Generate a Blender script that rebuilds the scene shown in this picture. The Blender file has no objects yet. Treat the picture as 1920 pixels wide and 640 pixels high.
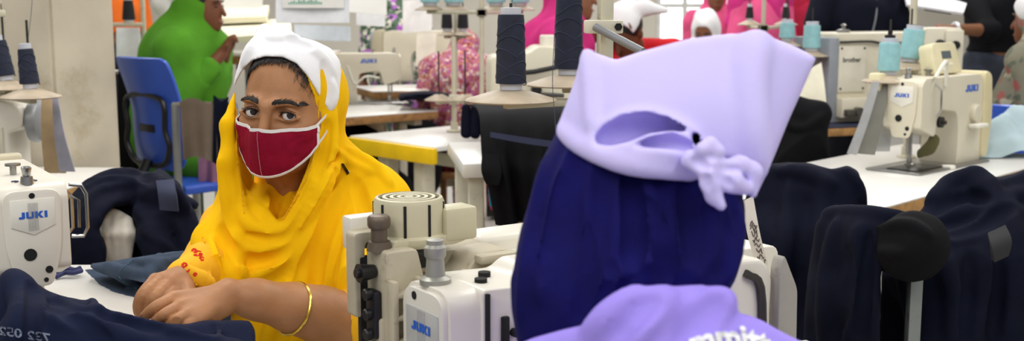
import bpy, bmesh, math, random
import numpy as np
from mathutils import Vector, Matrix, Euler
random.seed(7); RNG = np.random.default_rng(7)
SC = bpy.context.scene
COL = SC.collection
CAM_H = 1.36; FPX = 2133.0; PITCH = math.radians(8.3)
_c, _s = math.cos(PITCH), math.sin(PITCH)
CAM = np.array([0., 0., CAM_H]); FW = np.array([0., _c, -_s]); UPV = np.array([0., _s, _c]); RT = np.array([1., 0., 0.])
TABLE = 0.80
A = np.array

def P(px, py, d):
    """point seen at (px,py) of the 1920x640 frame, d metres along the view axis"""
    return CAM + d * (FW + (px - 960) / FPX * RT + (320 - py) / FPX * UPV)
def PZ(px, py, z):
    r = FW + (px - 960) / FPX * RT + (320 - py) / FPX * UPV
    return CAM + (z - CAM_H) / r[2] * r
def PP(lst): return A([P(*q) for q in lst])
def pm(d): return FPX / d     # pixels per metre

# ------------------------------------------------------------------ materials
def lin(h):
    h = h.lstrip('#'); v = [int(h[i:i+2], 16) / 255 for i in (0, 2, 4)]
    return [(c / 12.92 if c <= .04045 else ((c + .055) / 1.055) ** 2.4) for c in v] + [1.0]
MATS = {}
def mat(name, hexc, rough=.5, metal=0., var=.08, scale=12., bump=0., bscale=150., hex2=None, spec=.5, sheen=0., emit=0., alpha=1., trans=0., dirt=None, dscale=6., dth=.6, weave=0., sss=0.):
    if name in MATS: return MATS[name]
    m = bpy.data.materials.new(name); m.use_nodes = True
    nt = m.node_tree; N = nt.nodes; L = nt.links
    b = N['Principled BSDF']
    tc = N.new('ShaderNodeTexCoord'); out = tc.outputs['Object']
    b.inputs['Roughness'].default_value = rough; b.inputs['Metallic'].default_value = metal
    b.inputs['Specular IOR Level'].default_value = .12 if weave else spec
    col = lin(hexc)
    nz = N.new('ShaderNodeTexNoise'); nz.inputs['Scale'].default_value = scale; nz.inputs['Detail'].default_value = 4
    L.new(out, nz.inputs['Vector'])
    rp = N.new('ShaderNodeValToRGB'); L.new(nz.outputs['Fac'], rp.inputs['Fac'])
    c2 = lin(hex2) if hex2 else [min(1, c * (1 + var)) for c in col[:3]] + [1]
    c1 = col if hex2 else [c * (1 - var) for c in col[:3]] + [1]
    rp.color_ramp.elements[0].color = c1; rp.color_ramp.elements[1].color = c2
    rp.color_ramp.elements[0].position = .35; rp.color_ramp.elements[1].position = .65
    cs = rp.outputs['Color']
    if dirt:
        nd = N.new('ShaderNodeTexNoise'); nd.inputs['Scale'].default_value = dscale; nd.inputs['Detail'].default_value = 8; nd.inputs['Roughness'].default_value = .7
        L.new(out, nd.inputs['Vector'])
        mr = N.new('ShaderNodeMapRange'); mr.inputs['From Min'].default_value = dth; mr.inputs['From Max'].default_value = dth + .12
        L.new(nd.outputs['Fac'], mr.inputs['Value'])
        mx = N.new('ShaderNodeMix'); mx.data_type = 'RGBA'; L.new(mr.outputs['Result'], mx.inputs['Factor'])
        L.new(cs, mx.inputs['A']); mx.inputs['B'].default_value = lin(dirt); cs = mx.outputs['Result']
    L.new(cs, b.inputs['Base Color'])
    if emit:
        b.inputs['Emission Color'].default_value = col; b.inputs['Emission Strength'].default_value = emit
    if sheen:
        b.inputs['Sheen Weight'].default_value = sheen; b.inputs['Sheen Roughness'].default_value = .5
        b.inputs['Sheen Tint'].default_value = col
    if alpha < 1: b.inputs['Alpha'].default_value = alpha
    if trans: b.inputs['Transmission Weight'].default_value = trans
    if sss:
        b.inputs['Subsurface Weight'].default_value = sss; b.inputs['Subsurface Radius'].default_value = (.01, .004, .002); b.inputs['Subsurface Scale'].default_value = .6
    if bump or weave:
        bp = N.new('ShaderNodeBump'); bp.inputs['Strength'].default_value = bump or weave; bp.inputs['Distance'].default_value = .002
        if weave:
            w1 = N.new('ShaderNodeTexNoise'); w1.inputs['Scale'].default_value = bscale; w1.inputs['Detail'].default_value = 6; w1.inputs['Roughness'].default_value = .7
            mp = N.new('ShaderNodeMapping'); mp.inputs['Scale'].default_value = (1, 1, .35); L.new(out, mp.inputs['Vector']); L.new(mp.outputs['Vector'], w1.inputs['Vector'])
        else:
            w1 = N.new('ShaderNodeTexNoise'); w1.inputs['Scale'].default_value = bscale; w1.inputs['Detail'].default_value = 5; L.new(out, w1.inputs['Vector'])
        L.new(w1.outputs['Fac'], bp.inputs['Height']); L.new(bp.outputs['Normal'], b.inputs['Normal'])
    MATS[name] = m
    return m
def floral(name, base, cols, scale=30, th=.45, rough=.85):
    """printed cloth: scattered flower blotches on a ground colour"""
    if name in MATS: return MATS[name]
    m = mat(name, base, rough); nt = m.node_tree; N = nt.nodes; L = nt.links; b = N['Principled BSDF']
    tc = N.new('ShaderNodeTexCoord')
    src = b.inputs['Base Color'].links[0].from_socket
    nz = N.new('ShaderNodeTexNoise'); nz.inputs['Scale'].default_value = scale * 1.5; L.new(tc.outputs['Object'], nz.inputs['Vector'])
    ad = N.new('ShaderNodeMix'); ad.data_type = 'RGBA'; ad.blend_type = 'LINEAR_LIGHT'; ad.inputs['Factor'].default_value = .03
    L.new(tc.outputs['Object'], ad.inputs['A']); L.new(nz.outputs['Color'], ad.inputs['B'])
    for i, c in enumerate(cols):
        v = N.new('ShaderNodeTexVoronoi'); v.inputs['Scale'].default_value = scale * (1 + .37 * i)
        L.new(ad.outputs['Result'], v.inputs['Vector'])
        mr = N.new('ShaderNodeMapRange'); mr.inputs['From Min'].default_value = th; mr.inputs['From Max'].default_value = th - .08
        L.new(v.outputs['Distance'], mr.inputs['Value'])
        mx = N.new('ShaderNodeMix'); mx.data_type = 'RGBA'; L.new(mr.outputs['Result'], mx.inputs['Factor'])
        L.new(src, mx.inputs['A']); mx.inputs['B'].default_value = lin(c); src = mx.outputs['Result']
    L.new(src, b.inputs['Base Color'])
    return m

# ------------------------------------------------------------------ objects
def thing(name, label, cat, loc=(0, 0, 0), rot=(0, 0, 0), group=None):
    o = bpy.data.objects.new(name, None); COL.objects.link(o); o.empty_display_size = .05
    o.location = [float(v) for v in loc]; o.rotation_euler = rot
    o['label'] = label; o['category'] = cat
    if group: o['group'] = group
    return o
def tag(o, label, cat, group=None, kind=None):
    if label: o['label'] = label
    if cat: o['category'] = cat
    if group: o['group'] = group
    if kind: o['kind'] = kind
    return o
def wm(o):
    m = Matrix.LocRotScale(o.location, o.rotation_euler, o.scale)
    return wm(o.parent) @ m if o.parent else m
class MB:
    """collects geometry for one mesh"""
    def __init__(s): s.v = []; s.f = []; s.n = 0
    def add(s, v, f, M=None):
        v = np.asarray(v, float).reshape(-1, 3)
        if M is not None:
            M = np.array(M); v = v @ M[:3, :3].T + M[:3, 3]
        s.v.append(v); s.f += [tuple(int(i) + s.n for i in q) for q in f]; s.n += len(v); return s
    def bm(s, b, M=None):
        b.verts.index_update(); v = [tuple(x.co) for x in b.verts]; f = [[x.index for x in q.verts] for q in b.faces]; b.free()
        return s.add(v, f, M)
    def box(s, c, sz, r=0., M=None, seg=2, rot=None):
        b = bmesh.new(); bmesh.ops.create_cube(b, size=1)
        bmesh.ops.scale(b, vec=Vector(sz), verts=b.verts)
        if r: bmesh.ops.bevel(b, geom=b.edges[:], offset=min(r, min(sz) * .49), segments=seg, profile=.5, affect='EDGES')
        T = Matrix.Translation(Vector(c))
        if rot: T = T @ Euler(rot).to_matrix().to_4x4()
        return s.bm(b, (M @ T) if M is not None else T)
    def prism(s, poly, d, r=0., M=None, seg=2, axis='y'):
        """2D outline (x,z) extruded from y=-d/2 to d/2, edges rounded"""
        b = bmesh.new(); vs = [b.verts.new((x, -d / 2, z)) for x, z in poly]; fc = b.faces.new(vs)
        ex = bmesh.ops.extrude_face_region(b, geom=[fc]); nv = [g for g in ex['geom'] if isinstance(g, bmesh.types.BMVert)]
        bmesh.ops.translate(b, vec=(0, d, 0), verts=nv)
        bmesh.ops.recalc_face_normals(b, faces=b.faces[:])
        if r:
            ee = [e for e in b.edges if abs(e.verts[0].co.y - e.verts[1].co.y) < 1e-6]
            bmesh.ops.bevel(b, geom=ee, offset=r, segments=seg, profile=.5, affect='EDGES', clamp_overlap=True)
        return s.bm(b, M)
    def lathe(s, prof, n=24, M=None, a0=0., a1=2 * math.pi):
        full = abs(a1 - a0 - 2 * math.pi) < 1e-6; k = n if full else n + 1
        v = []
        for i in range(k):
            t = a0 + (a1 - a0) * i / n
            for r, z in prof: v.append((r * math.cos(t), r * math.sin(t), z))
        m = len(prof); f = []
        for i in range(n):
            j = (i + 1) % k
            for q in range(m - 1): f.append((i * m + q, j * m + q, j * m + q + 1, i * m + q + 1))
        if full:
            if prof[0][0] > 1e-6: f.append(tuple(i * m for i in range(n))[::-1])
            if prof[-1][0] > 1e-6: f.append(tuple(i * m + m - 1 for i in range(n)))
        return s.add(v, f, M)
    def cyl(s, a, b, r, r2=None, n=20, bev=0.):
        a, b = Vector(a), Vector(b); L = (b - a).length; q = (b - a).to_track_quat('Z', 'Y').to_matrix().to_4x4()
        r2 = r if r2 is None else r2; e = bev
        pr = [(r - e, 0), (r, e), (r2, L - e), (r2 - e, L)] if e else [(r, 0), (r2, L)]
        return s.lathe(pr, n, Matrix.Translation(a) @ q)
    def tube(s, pts, r, n=8, closed=False, cap=True, flat=1., M=None):
        p = np.asarray(pts, float); k = len(p); r = np.broadcast_to(np.asarray(r, float), (k,))
        if closed: t = np.roll(p, -1, 0) - np.roll(p, 1, 0)
        else: t = np.gradient(p, axis=0)
        t /= np.linalg.norm(t, axis=1)[:, None] + 1e-12
        u = np.cross(t[0], [0, 0, 1.]);
        if np.linalg.norm(u) < .1: u = np.cross(t[0], [1., 0, 0])
        u /= np.linalg.norm(u); V = []
        for i in range(k):
            u = u - t[i] * u.dot(t[i]); u /= np.linalg.norm(u) + 1e-12; w = np.cross(t[i], u)
            for j in range(n):
                an = 2 * math.pi * j / n
                V.append(p[i] + r[i] * (math.cos(an) * u + flat * math.sin(an) * w))
        f = []
        for i in range(k if closed else k - 1):
            i2 = (i + 1) % k
            for j in range(n): f.append((i * n + j, i * n + (j + 1) % n, i2 * n + (j + 1) % n, i2 * n + j))
        if cap and not closed: f.append(tuple(range(n))[::-1]); f.append(tuple((k - 1) * n + j for j in range(n)))
        return s.add(V, f, M)
    def grid(s, g, cu=False, cv=False, caps=False):
        g = np.asarray(g, float); a, b = g.shape[:2]; f = []
        for i in range(a if cu else a - 1):
            for j in range(b if cv else b - 1):
                i2, j2 = (i + 1) % a, (j + 1) % b; f.append((i * b + j, i2 * b + j, i2 * b + j2, i * b + j2))
        if caps and cv: f.append(tuple(range(b))); f.append(tuple((a - 1) * b + j for j in range(b))[::-1])
        return s.add(g.reshape(-1, 3), f)
    def sheet(s, g, th):
        """closed thin cloth from a grid of points"""
        g = np.asarray(g, float); gu = np.gradient(g, axis=0); gv = np.gradient(g, axis=1)
        nn = np.cross(gu, gv); nn /= np.linalg.norm(nn, axis=2)[..., None] + 1e-12
        a, b = g.shape[:2]; top = g + nn * th / 2; bot = g - nn * th / 2; f = []; o = a * b
        for i in range(a - 1):
            for j in range(b - 1):
                q = (i * b + j, (i + 1) * b + j, (i + 1) * b + j + 1, i * b + j + 1); f.append(q); f.append(tuple(o + x for x in q[::-1]))
        for j in range(b - 1):
            f.append((j + 1, j, o + j, o + j + 1)[::-1]); k = (a - 1) * b; f.append((k + j, k + j + 1, o + k + j + 1, o + k + j)[::-1])
        for i in range(a - 1):
            f.append((i * b, (i + 1) * b, o + (i + 1) * b, o + i * b)[::-1]); k = b - 1; f.append(((i + 1) * b + k, i * b + k, o + i * b + k, o + (i + 1) * b + k)[::-1])
        return s.add(np.concatenate([top.reshape(-1, 3), bot.reshape(-1, 3)]), f)
    def build(s, name, m, parent=None, world=False, sharp=40., smooth=True, label=None):
        v = np.concatenate(s.v); me = bpy.data.meshes.new(name)
        if world and parent is not None:
            I = np.array(wm(parent).inverted()); v = v @ I[:3, :3].T + I[:3, 3]
            loc = None
        elif world:
            loc = A([v[:, 0].mean(), v[:, 1].mean(), v[:, 2].min()]); v = v - loc
        else: loc = None
        me.from_pydata(v.tolist(), [], s.f); me.update()
        me.polygons.foreach_set('use_smooth', np.full(len(me.polygons), smooth))
        if smooth and sharp: me.set_sharp_from_angle(angle=math.radians(sharp))
        me.materials.append(m)
        o = bpy.data.objects.new(name, me); COL.objects.link(o)
        if parent is not None: o.parent = parent
        if loc is not None: o.location = loc
        if label: o['label'] = label
        return o
def cr(ctrl, n):
    """Catmull-Rom through the control points along axis 0"""
    c = np.asarray(ctrl, float); k = len(c)
    if k == 2: t = np.linspace(0, 1, n).reshape((n,) + (1,) * (c.ndim - 1)); return c[0] * (1 - t) + c[1] * t
    e = np.concatenate([[2 * c[0] - c[1]], c, [2 * c[-1] - c[-2]]]); t = np.linspace(0, k - 1 - 1e-9, n); i = t.astype(int); f = (t - i).reshape((n,) + (1,) * (c.ndim - 1))
    p0, p1, p2, p3 = e[i], e[i + 1], e[i + 2], e[i + 3]
    return .5 * (2 * p1 + (p2 - p0) * f + (2 * p0 - 5 * p1 + 4 * p2 - p3) * f ** 2 + (3 * p1 - p0 - 3 * p2 + p3) * f ** 3)
def crc(ctrl, n):
    c = np.asarray(ctrl, float); k = len(c); e = np.concatenate([c[-1:], c, c[:2]]); t = np.linspace(0, k, n, endpoint=False); i = t.astype(int); f = (t - i).reshape((n,) + (1,) * (c.ndim - 1))
    p0, p1, p2, p3 = e[i], e[i + 1], e[i + 2], e[i + 3]
    return .5 * (2 * p1 + (p2 - p0) * f + (2 * p0 - 5 * p1 + 4 * p2 - p3) * f ** 2 + (3 * p1 - p0 - 3 * p2 + p3) * f ** 3)
def patch(rows, n, m):
    """smooth surface through a rectangular array of 3D points"""
    g = cr(A(rows, float), n); return cr(g.transpose(1, 0, 2), m).transpose(1, 0, 2)
def vnoise(p, sc, seed=0):
    """smooth pseudo-random field, summed sines"""
    r = np.random.default_rng(seed); o = 0
    for i in range(7):
        d = r.normal(size=3); d *= (.6 + .25 * i) / np.linalg.norm(d); o = o + np.sin(p @ d * sc + r.uniform(0, 6.28)) / (1 + .35 * i)
    return o / 3.2
def text(s, size, depth=.0005, bold=0.):
    cu = bpy.data.curves.new('lettering', 'FONT'); cu.body = s; cu.size = size; cu.extrude = depth; cu.offset = bold; cu.align_x = 'CENTER'; cu.align_y = 'CENTER'; cu.resolution_u = 3
    o = bpy.data.objects.new('lettering', cu); COL.objects.link(o); dg = bpy.context.evaluated_depsgraph_get(); me = o.evaluated_get(dg).to_mesh()
    v = [tuple(x.co) for x in me.vertices]; f = [tuple(q.vertices) for q in me.polygons]; o.evaluated_get(dg).to_mesh_clear()
    bpy.data.objects.remove(o); bpy.data.curves.remove(cu)
    return A(v), f
def frame(o, x, y):
    """4x4 with origin o, x axis along x, y axis close to y"""
    x = Vector(x).normalized(); z = x.cross(Vector(y)).normalized(); y = z.cross(x)
    M = Matrix((x, y, z)).transposed().to_4x4(); M.translation = Vector(o); return M

# ------------------------------------------------------------------ sculpting on a distance grid
def smin(a, b, k):
    if k <= 0: return np.minimum(a, b)
    h = np.clip(.5 + .5 * (b - a) / k, 0, 1); return b + (a - b) * h - k * h * (1 - h)
class Sculpt:
    def __init__(s, lo, hi, h):
        s.lo = A(lo, float); s.h = h; s.n = np.ceil((A(hi) - s.lo) / h).astype(int) + 1
        s.F = np.full(s.n, .05, np.float32)
        s.ax = [(s.lo[i] + h * np.arange(s.n[i])).astype(np.float32) for i in range(3)]
    @classmethod
    def around(c, pts, pad, h):
        p = A(pts); return c(p.min(0) - pad, p.max(0) + pad, h)
    def sl(s, lo, hi):
        a = np.clip(np.floor((A(lo) - s.lo) / s.h).astype(int), 0, s.n); b = np.clip(np.ceil((A(hi) - s.lo) / s.h).astype(int) + 1, 0, s.n)
        return tuple(slice(int(x), int(y)) for x, y in zip(a, b))
    def pts(s, q): return np.stack(np.meshgrid(*[s.ax[i][q[i]] for i in range(3)], indexing='ij'), -1)
    def op(s, fn, lo, hi, k, mode=1):
        pad = max(k, .004) + 2 * s.h + .012; q = s.sl(A(lo) - pad, A(hi) + pad)
        if any(x.stop <= x.start for x in q): return s
        d = fn(s.pts(q)).astype(np.float32)
        if mode == 1: s.F[q] = smin(s.F[q], d, k)
        else: s.F[q] = -smin(-s.F[q], d, k)   # mode -1 carves
        return s
    def cone(s, a, b, ra, rb=None, k=.01, mode=1):
        a, b = A(a, float), A(b, float); rb = ra if rb is None else rb; ab = b - a; L2 = ab @ ab + 1e-12
        def fn(p):
            pa = p - a.astype(np.float32); t = np.clip(pa @ ab / L2, 0, 1); return np.linalg.norm(pa - t[..., None] * ab, axis=-1) - (ra + (rb - ra) * t)
        R = max(ra, rb); return s.op(fn, np.minimum(a, b) - R, np.maximum(a, b) + R, k, mode)
    def ell(s, c, r, R=None, k=.01, mode=1):
        c = A(c, float); r = A(r, float) * np.ones(3); M = np.eye(3) if R is None else np.array(R)
        def fn(p):
            q = (p - c) @ M; k0 = np.linalg.norm(q / r, axis=-1); k1 = np.linalg.norm(q / (r * r), axis=-1) + 1e-9; return k0 * (k0 - 1) / k1
        return s.op(fn, c - r.max(), c + r.max(), k, mode)
    def box(s, c, hs, R=None, rad=.005, k=.005, mode=1):
        c = A(c, float); hs = A(hs, float) - rad; M = np.eye(3) if R is None else np.array(R)
        def fn(p):
            q = np.abs((p - c) @ M) - hs; return np.linalg.norm(np.maximum(q, 0), axis=-1) + np.minimum(q.max(-1), 0) - rad
        e = np.linalg.norm(hs) + rad; return s.op(fn, c - e, c + e, k, mode)
    def chain(s, pts, r, k=.01, mode=1):
        p = A(pts, float); r = np.broadcast_to(A(r, float), (len(p),))
        for i in range(len(p) - 1): s.cone(p[i], p[i + 1], r[i], r[i + 1], k, mode)
        return s
    def sample(s, p):
        """trilinear value at world points"""
        g = np.clip((p - s.lo) / s.h, 0, A(s.n) - 1.001); i = g.astype(np.int32); f = g - i; o = 0
        for a in (0, 1):
            for b in (0, 1):
                for c in (0, 1):
                    w = np.where(a, f[..., 0], 1 - f[..., 0]) * np.where(b, f[..., 1], 1 - f[..., 1]) * np.where(c, f[..., 2], 1 - f[..., 2])
                    o = o + w * s.F[i[..., 0] + a, i[..., 1] + b, i[..., 2] + c]
        return o
    def polykeep(s, poly, k=.006, d0=.5, d1=9.):
        return s.polycut(poly, d0, d1, k, keep=True)
    def polycut(s, poly, d0, d1, k=.004, keep=False):
        """cut an outline (traced along the view rays) between depths d0..d1"""
        poly = A(poly, float)
        c = A([P(x, y, d) for x, y in poly for d in (d0, d1)])
        def fn(p):
            rel = p - CAM.astype(np.float32); d = rel @ FW; u = 960 + FPX * rel[..., 0] / d; v = 320 - FPX * (rel @ UPV) / d
            best = np.full(u.shape, 1e9, np.float32); ins = np.zeros(u.shape, bool); n = len(poly)
            for i in range(n):
                (x1, y1), (x2, y2) = poly[i], poly[(i + 1) % n]; ex, ey = x2 - x1, y2 - y1
                t = np.clip(((u - x1) * ex + (v - y1) * ey) / (ex * ex + ey * ey + 1e-9), 0, 1)
                best = np.minimum(best, (u - x1 - t * ex) ** 2 + (v - y1 - t * ey) ** 2)
                if abs(ey) > 1e-9: ins ^= ((y1 > v) != (y2 > v)) & (u < (v - y1) / ey * ex + x1)
            sd = np.sqrt(best) * np.where(ins, -1, 1) * d / FPX
            if keep: return -sd
            return np.maximum(sd, np.maximum(d0 - d, d - d1))
        if keep: return s.op(fn, s.lo, s.lo + s.h * s.n, k, -1)
        return s.op(fn, c.min(0), c.max(0), k, -1)
    def hit(s, px, py, d0=None, d1=None, sink=0.):
        q = CAM; r = FW + (px - 960) / FPX * RT + (320 - py) / FPX * UPV
        ce = (s.lo + s.lo + s.h * s.n) / 2; dc = (ce - CAM) @ FW; ra = np.linalg.norm(s.h * s.n) / 2
        ds = np.arange(d0 or dc - ra, d1 or dc + ra, s.h * .5); pts = CAM + ds[:, None] * r
        i = np.round((pts - s.lo) / s.h).astype(int); ok = ((i >= 0) & (i < s.n)).all(1); i = np.clip(i, 0, s.n - 1)
        f = np.where(ok, s.F[i[:, 0], i[:, 1], i[:, 2]], 1.); w = np.nonzero(f < 0)[0]
        if not len(w): return None
        return CAM + (ds[w[0]] + sink) * r
    def trace(s, pp, n, sink=0., d0=None):
        """photo-space polyline laid onto the surface"""
        c = cr(A(pp, float), n); o = [s.hit(x, y, d0, None, sink) for x, y in c]; return A([x for x in o if x is not None])
    def fold(s, pp, r=.008, k=.012, sink=.002, n=20, mode=1, d0=None):
        p = s.trace(pp, n, sink, d0)
        if len(p) < 2: return s
        t = np.linspace(0, 1, len(p)); rr = r * (.35 + .65 * np.sin(np.pi * np.clip(t, .04, .96)) ** .5)
        for _ in range(5 if len(p) > 4 else 0): p[1:-1] = .25 * p[:-2] + .5 * p[1:-1] + .25 * p[2:]
        return s.chain(p, rr, k, mode)
    def mesh(s, smooth=2, disp=None):
        F = s.F.copy(); h = s.h
        F[0] = F[-1] = .05; F[:, 0] = F[:, -1] = .05; F[:, :, 0] = F[:, :, -1] = .05
        S = F < 0; n = A(F.shape)
        off = [(i, j, k) for i in (0, 1) for j in (0, 1) for k in (0, 1)]
        cnt = np.zeros(n - 1, np.int8)
        for o in off: cnt += S[o[0]:n[0] - 1 + o[0], o[1]:n[1] - 1 + o[1], o[2]:n[2] - 1 + o[2]]
        act = (cnt > 0) & (cnt < 8); ix = np.argwhere(act)
        V = [F[ix[:, 0] + o[0], ix[:, 1] + o[1], ix[:, 2] + o[2]] for o in off]
        acc = np.zeros((len(ix), 3)); m = np.zeros(len(ix))
        for a in range(8):
            for b in range(a + 1, 8):
                oa, ob = A(off[a]), A(off[b])
                if abs(oa - ob).sum() != 1: continue
                x = (V[a] < 0) != (V[b] < 0); t = np.where(x, V[a] / (V[a] - V[b] + 1e-20), 0)
                acc += x[:, None] * (oa + t[:, None] * (ob - oa)); m += x
        v = s.lo + h * (ix + acc / m[:, None])
        ID = np.full(n - 1, -1, np.int64); ID[act] = np.arange(len(ix)); Q = []
        for ax in range(3):
            b, c = (ax + 1) % 3, (ax + 2) % 3
            Sm = np.moveaxis(S, (ax, b, c), (0, 1, 2)); Im = np.moveaxis(ID, (ax, b, c), (0, 1, 2))
            x = Sm[:-1] != Sm[1:]; e = np.argwhere(x[:, 1:-1, 1:-1]); i, j, k = e[:, 0], e[:, 1] + 1, e[:, 2] + 1
            q = np.stack([Im[i, j - 1, k - 1], Im[i, j, k - 1], Im[i, j, k], Im[i, j - 1, k]], 1)
            fl = ~Sm[i, j, k]; q[fl] = q[fl][:, ::-1]; Q.append(q)
        q = np.concatenate(Q)
        for _ in range(smooth):
            a = np.zeros_like(v); w = np.zeros(len(v))
            for i in range(4):
                e0, e1 = q[:, i], q[:, (i + 1) % 4]
                for c in range(3): a[:, c] += np.bincount(e0, v[e1, c], len(v)) + np.bincount(e1, v[e0, c], len(v))
                w += np.bincount(e0, minlength=len(v)) + np.bincount(e1, minlength=len(v))
            v = .5 * v + .5 * a / np.maximum(w, 1)[:, None]
        if disp is not None:
            nn = np.zeros_like(v); fn = np.cross(v[q[:, 2]] - v[q[:, 0]], v[q[:, 3]] - v[q[:, 1]])
            for i in range(4):
                for c in range(3): nn[:, c] += np.bincount(q[:, i], fn[:, c], len(v))
            nn /= np.linalg.norm(nn, axis=1)[:, None] + 1e-12; v = v + nn * disp(v)[:, None]
        return v, q
    def build(s, name, m, parent=None, smooth=2, disp=None, label=None, world=True):
        v, q = s.mesh(smooth, disp); return MB().add(v, q).build(name, m, parent, world=world, sharp=None, label=label)
# ------------------------------------------------------------------ camera, light, shell
SC.view_settings.view_transform = 'Standard'; SC.view_settings.look = 'None'; SC.view_settings.gamma = 1; SC.view_settings.use_curve_mapping = False
SC.view_settings.exposure = 0.0
SC.cycles.use_denoising = True; SC.cycles.max_bounces = 8; SC.cycles.caustics_reflective = False; SC.cycles.caustics_refractive = False
SC.cycles.sample_clamp_indirect = 6
cd = bpy.data.cameras.new('camera'); cam = bpy.data.objects.new('camera', cd); COL.objects.link(cam)
cam.location = CAM; cam.rotation_euler = (math.pi / 2 - PITCH, 0, 0)
cd.sensor_width = 36; cd.lens = FPX / 1920 * 36; cd.clip_start = .05; cd.clip_end = 100
cd.dof.use_dof = True; cd.dof.focus_distance = 1.93; cd.dof.aperture_fstop = cd.lens / 1000 / .0068
SC.camera = cam
w = bpy.data.worlds.new('factory_daylight'); SC.world = w; w.use_nodes = True
w.node_tree.nodes['Background'].inputs['Color'].default_value = (.93, .96, 1., 1); w.node_tree.nodes['Background'].inputs['Strength'].default_value = .30
def lamp(x, y, z, sx, sy, e, rot=(0, 0, 0), col=(1, .97, .93)):
    l = bpy.data.lights.new('tube_light', 'AREA'); l.shape = 'RECTANGLE'; l.size = sx; l.size_y = sy; l.energy = e; l.color = col
    o = bpy.data.objects.new('tube_light', l); COL.objects.link(o); o.location = (x, y, z); o.rotation_euler = rot
for x in (-2.4, -.75, .9, 2.6):
    for y in (-.2, 3.2, 6.6, 10.):
        lamp(x, y, 2.75, .25, 2.4, 29)
M_floor = mat('concrete_floor', 'B9B7B0', .55, var=.1, scale=1.5, bump=.2, bscale=40)
M_wall = mat('painted_wall', 'D8D3C6', .8, var=.05, scale=2)
M_pillar = mat('pillar_plaster', 'BDB4A1', .85, var=.12, scale=3.5, bump=.6, bscale=25, dirt='A89C84', dscale=4.5, dth=.57)
def slab(name, c, s, m): return tag(MB().box(c, s).build(name, m, world=True), None, None, kind='structure')
slab('floor', (0, 6, -.05), (16, 22, .1), M_floor)
slab('wall_left', (-6.2, 6, 1.6), (.2, 22, 3.2), M_wall)
slab('wall_right', (6.2, 6, 1.6), (.2, 22, 3.2), M_wall)
# far wall pieced around its window openings
M_frame = mat('window_frame_paint', 'E8E8E4', .5)
M_day = mat('bright_daylight_pane', 'F8FBFF', .3, emit=1.6)
YB = 13.
wb = MB()
wb.box((0, YB, .45), (12.2, .2, .9)); wb.box((0, YB, 3.), (12.2, .2, .4))
edges = [-6.1, -5.6, -4.3, 1.62, 3.45, 6.1]
for a, b in zip(edges[::2], edges[1::2]): wb.box(((a + b) / 2, YB, 1.85), (b - a, .2, 1.9))
tag(wb.build('wall_back', M_wall, world=True), None, None, kind='structure')
for i, (a, b) in enumerate(zip(edges[1:-1:2], edges[2:-1:2])):
    r = tag(MB().box(((a + b) / 2, YB + .02, 1.85), (b - a, .02, 1.9)).build('window_%d' % (i + 1), M_day, world=True), None, None, kind='structure')
    fr = MB()
    for x in np.linspace(a + .03, b - .03, 7): fr.box((x, YB - .06, 1.85), (.05, .05, 1.9))
    for z in (.93, 1.35, 1.8, 2.25, 2.77): fr.box(((a + b) / 2, YB - .06, z), (b - a, .045, .05))
    fr.build('window_frame', M_frame, r, world=True)
# the rough plastered pillar on the left
c0, cR, cL = P(110, 320, 3.95), P(226, 320, 4.15), P(-220, 320, 4.7)
pl = [(c0[0], c0[1]), (cR[0], cR[1]), (cR[0] - .35, cR[1] + .8), (cL[0], cL[1] + .5), (cL[0], cL[1])]
b = bmesh.new(); vs = [b.verts.new((x, y, 0)) for x, y in pl]; fc = b.faces.new(vs); ex = bmesh.ops.extrude_face_region(b, geom=[fc])
bmesh.ops.translate(b, vec=(0, 0, 3.2), verts=[g for g in ex['geom'] if isinstance(g, bmesh.types.BMVert)]); bmesh.ops.recalc_face_normals(b, faces=b.faces[:])
bmesh.ops.bevel(b, geom=[e for e in b.edges if abs(e.verts[0].co.z - e.verts[1].co.z) > 1], offset=.012, segments=2, affect='EDGES')
tag(MB().bm(b).build('wall_pillar', M_pillar, world=True), None, None, kind='structure')
# ------------------------------------------------------------------ the woman in yellow
M_skin = mat('brown_skin', 'AB7850', .5, var=.09, scale=30, bump=.18, bscale=320, spec=.4, sss=.06)
M_hair = mat('black_hair', '14100F', .38, var=.3, scale=90, spec=.6)
M_yellow = mat('yellow_cotton', 'F9C20A', .9, var=.05, scale=9, weave=.35, bscale=420, sheen=.15)
M_white = mat('white_cotton', 'F1F1F3', .9, var=.03, scale=6, weave=.3, bscale=420)
M_maroon = mat('maroon_cotton', '8C112E', .9, var=.08, scale=60, weave=.5, bscale=500, sheen=.2)
M_trimw = mat('white_binding', 'F0EEEC', .8, weave=.3, bscale=600)
M_eye = mat('eye_white', 'DDD6D0', .15)
M_iris = mat('dark_iris', '150B07', .06, spec=.8)
M_brow = mat('brow_hair', '1B1310', .6)
M_lid = mat('lid_line', '24140E', .5)
M_gold = mat('gold', 'E8C65A', .25, 1.)
M_red = mat('red_thread', 'D8330F', .8); M_black = mat('black_plastic', '121214', .4)
Yw = thing('woman', 'woman in bright yellow scarf, white cap and maroon face mask, hands on navy cloth', 'person', P(545, 560, 2.2) * [1, 1, 0])
Rh = Euler((math.radians(6), math.radians(4), math.radians(-14))).to_matrix()   # pitch, roll, turn
HC = P(546, 196, 2.08); HSC = 1.08
HM = Matrix.Translation(Vector(HC)) @ Rh.to_4x4() @ Matrix.Scale(HSC, 4); HR = np.array(Rh); HRS = HR * HSC
def hp(x, y, z): return HC + HRS @ A([x, y, z])
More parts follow.
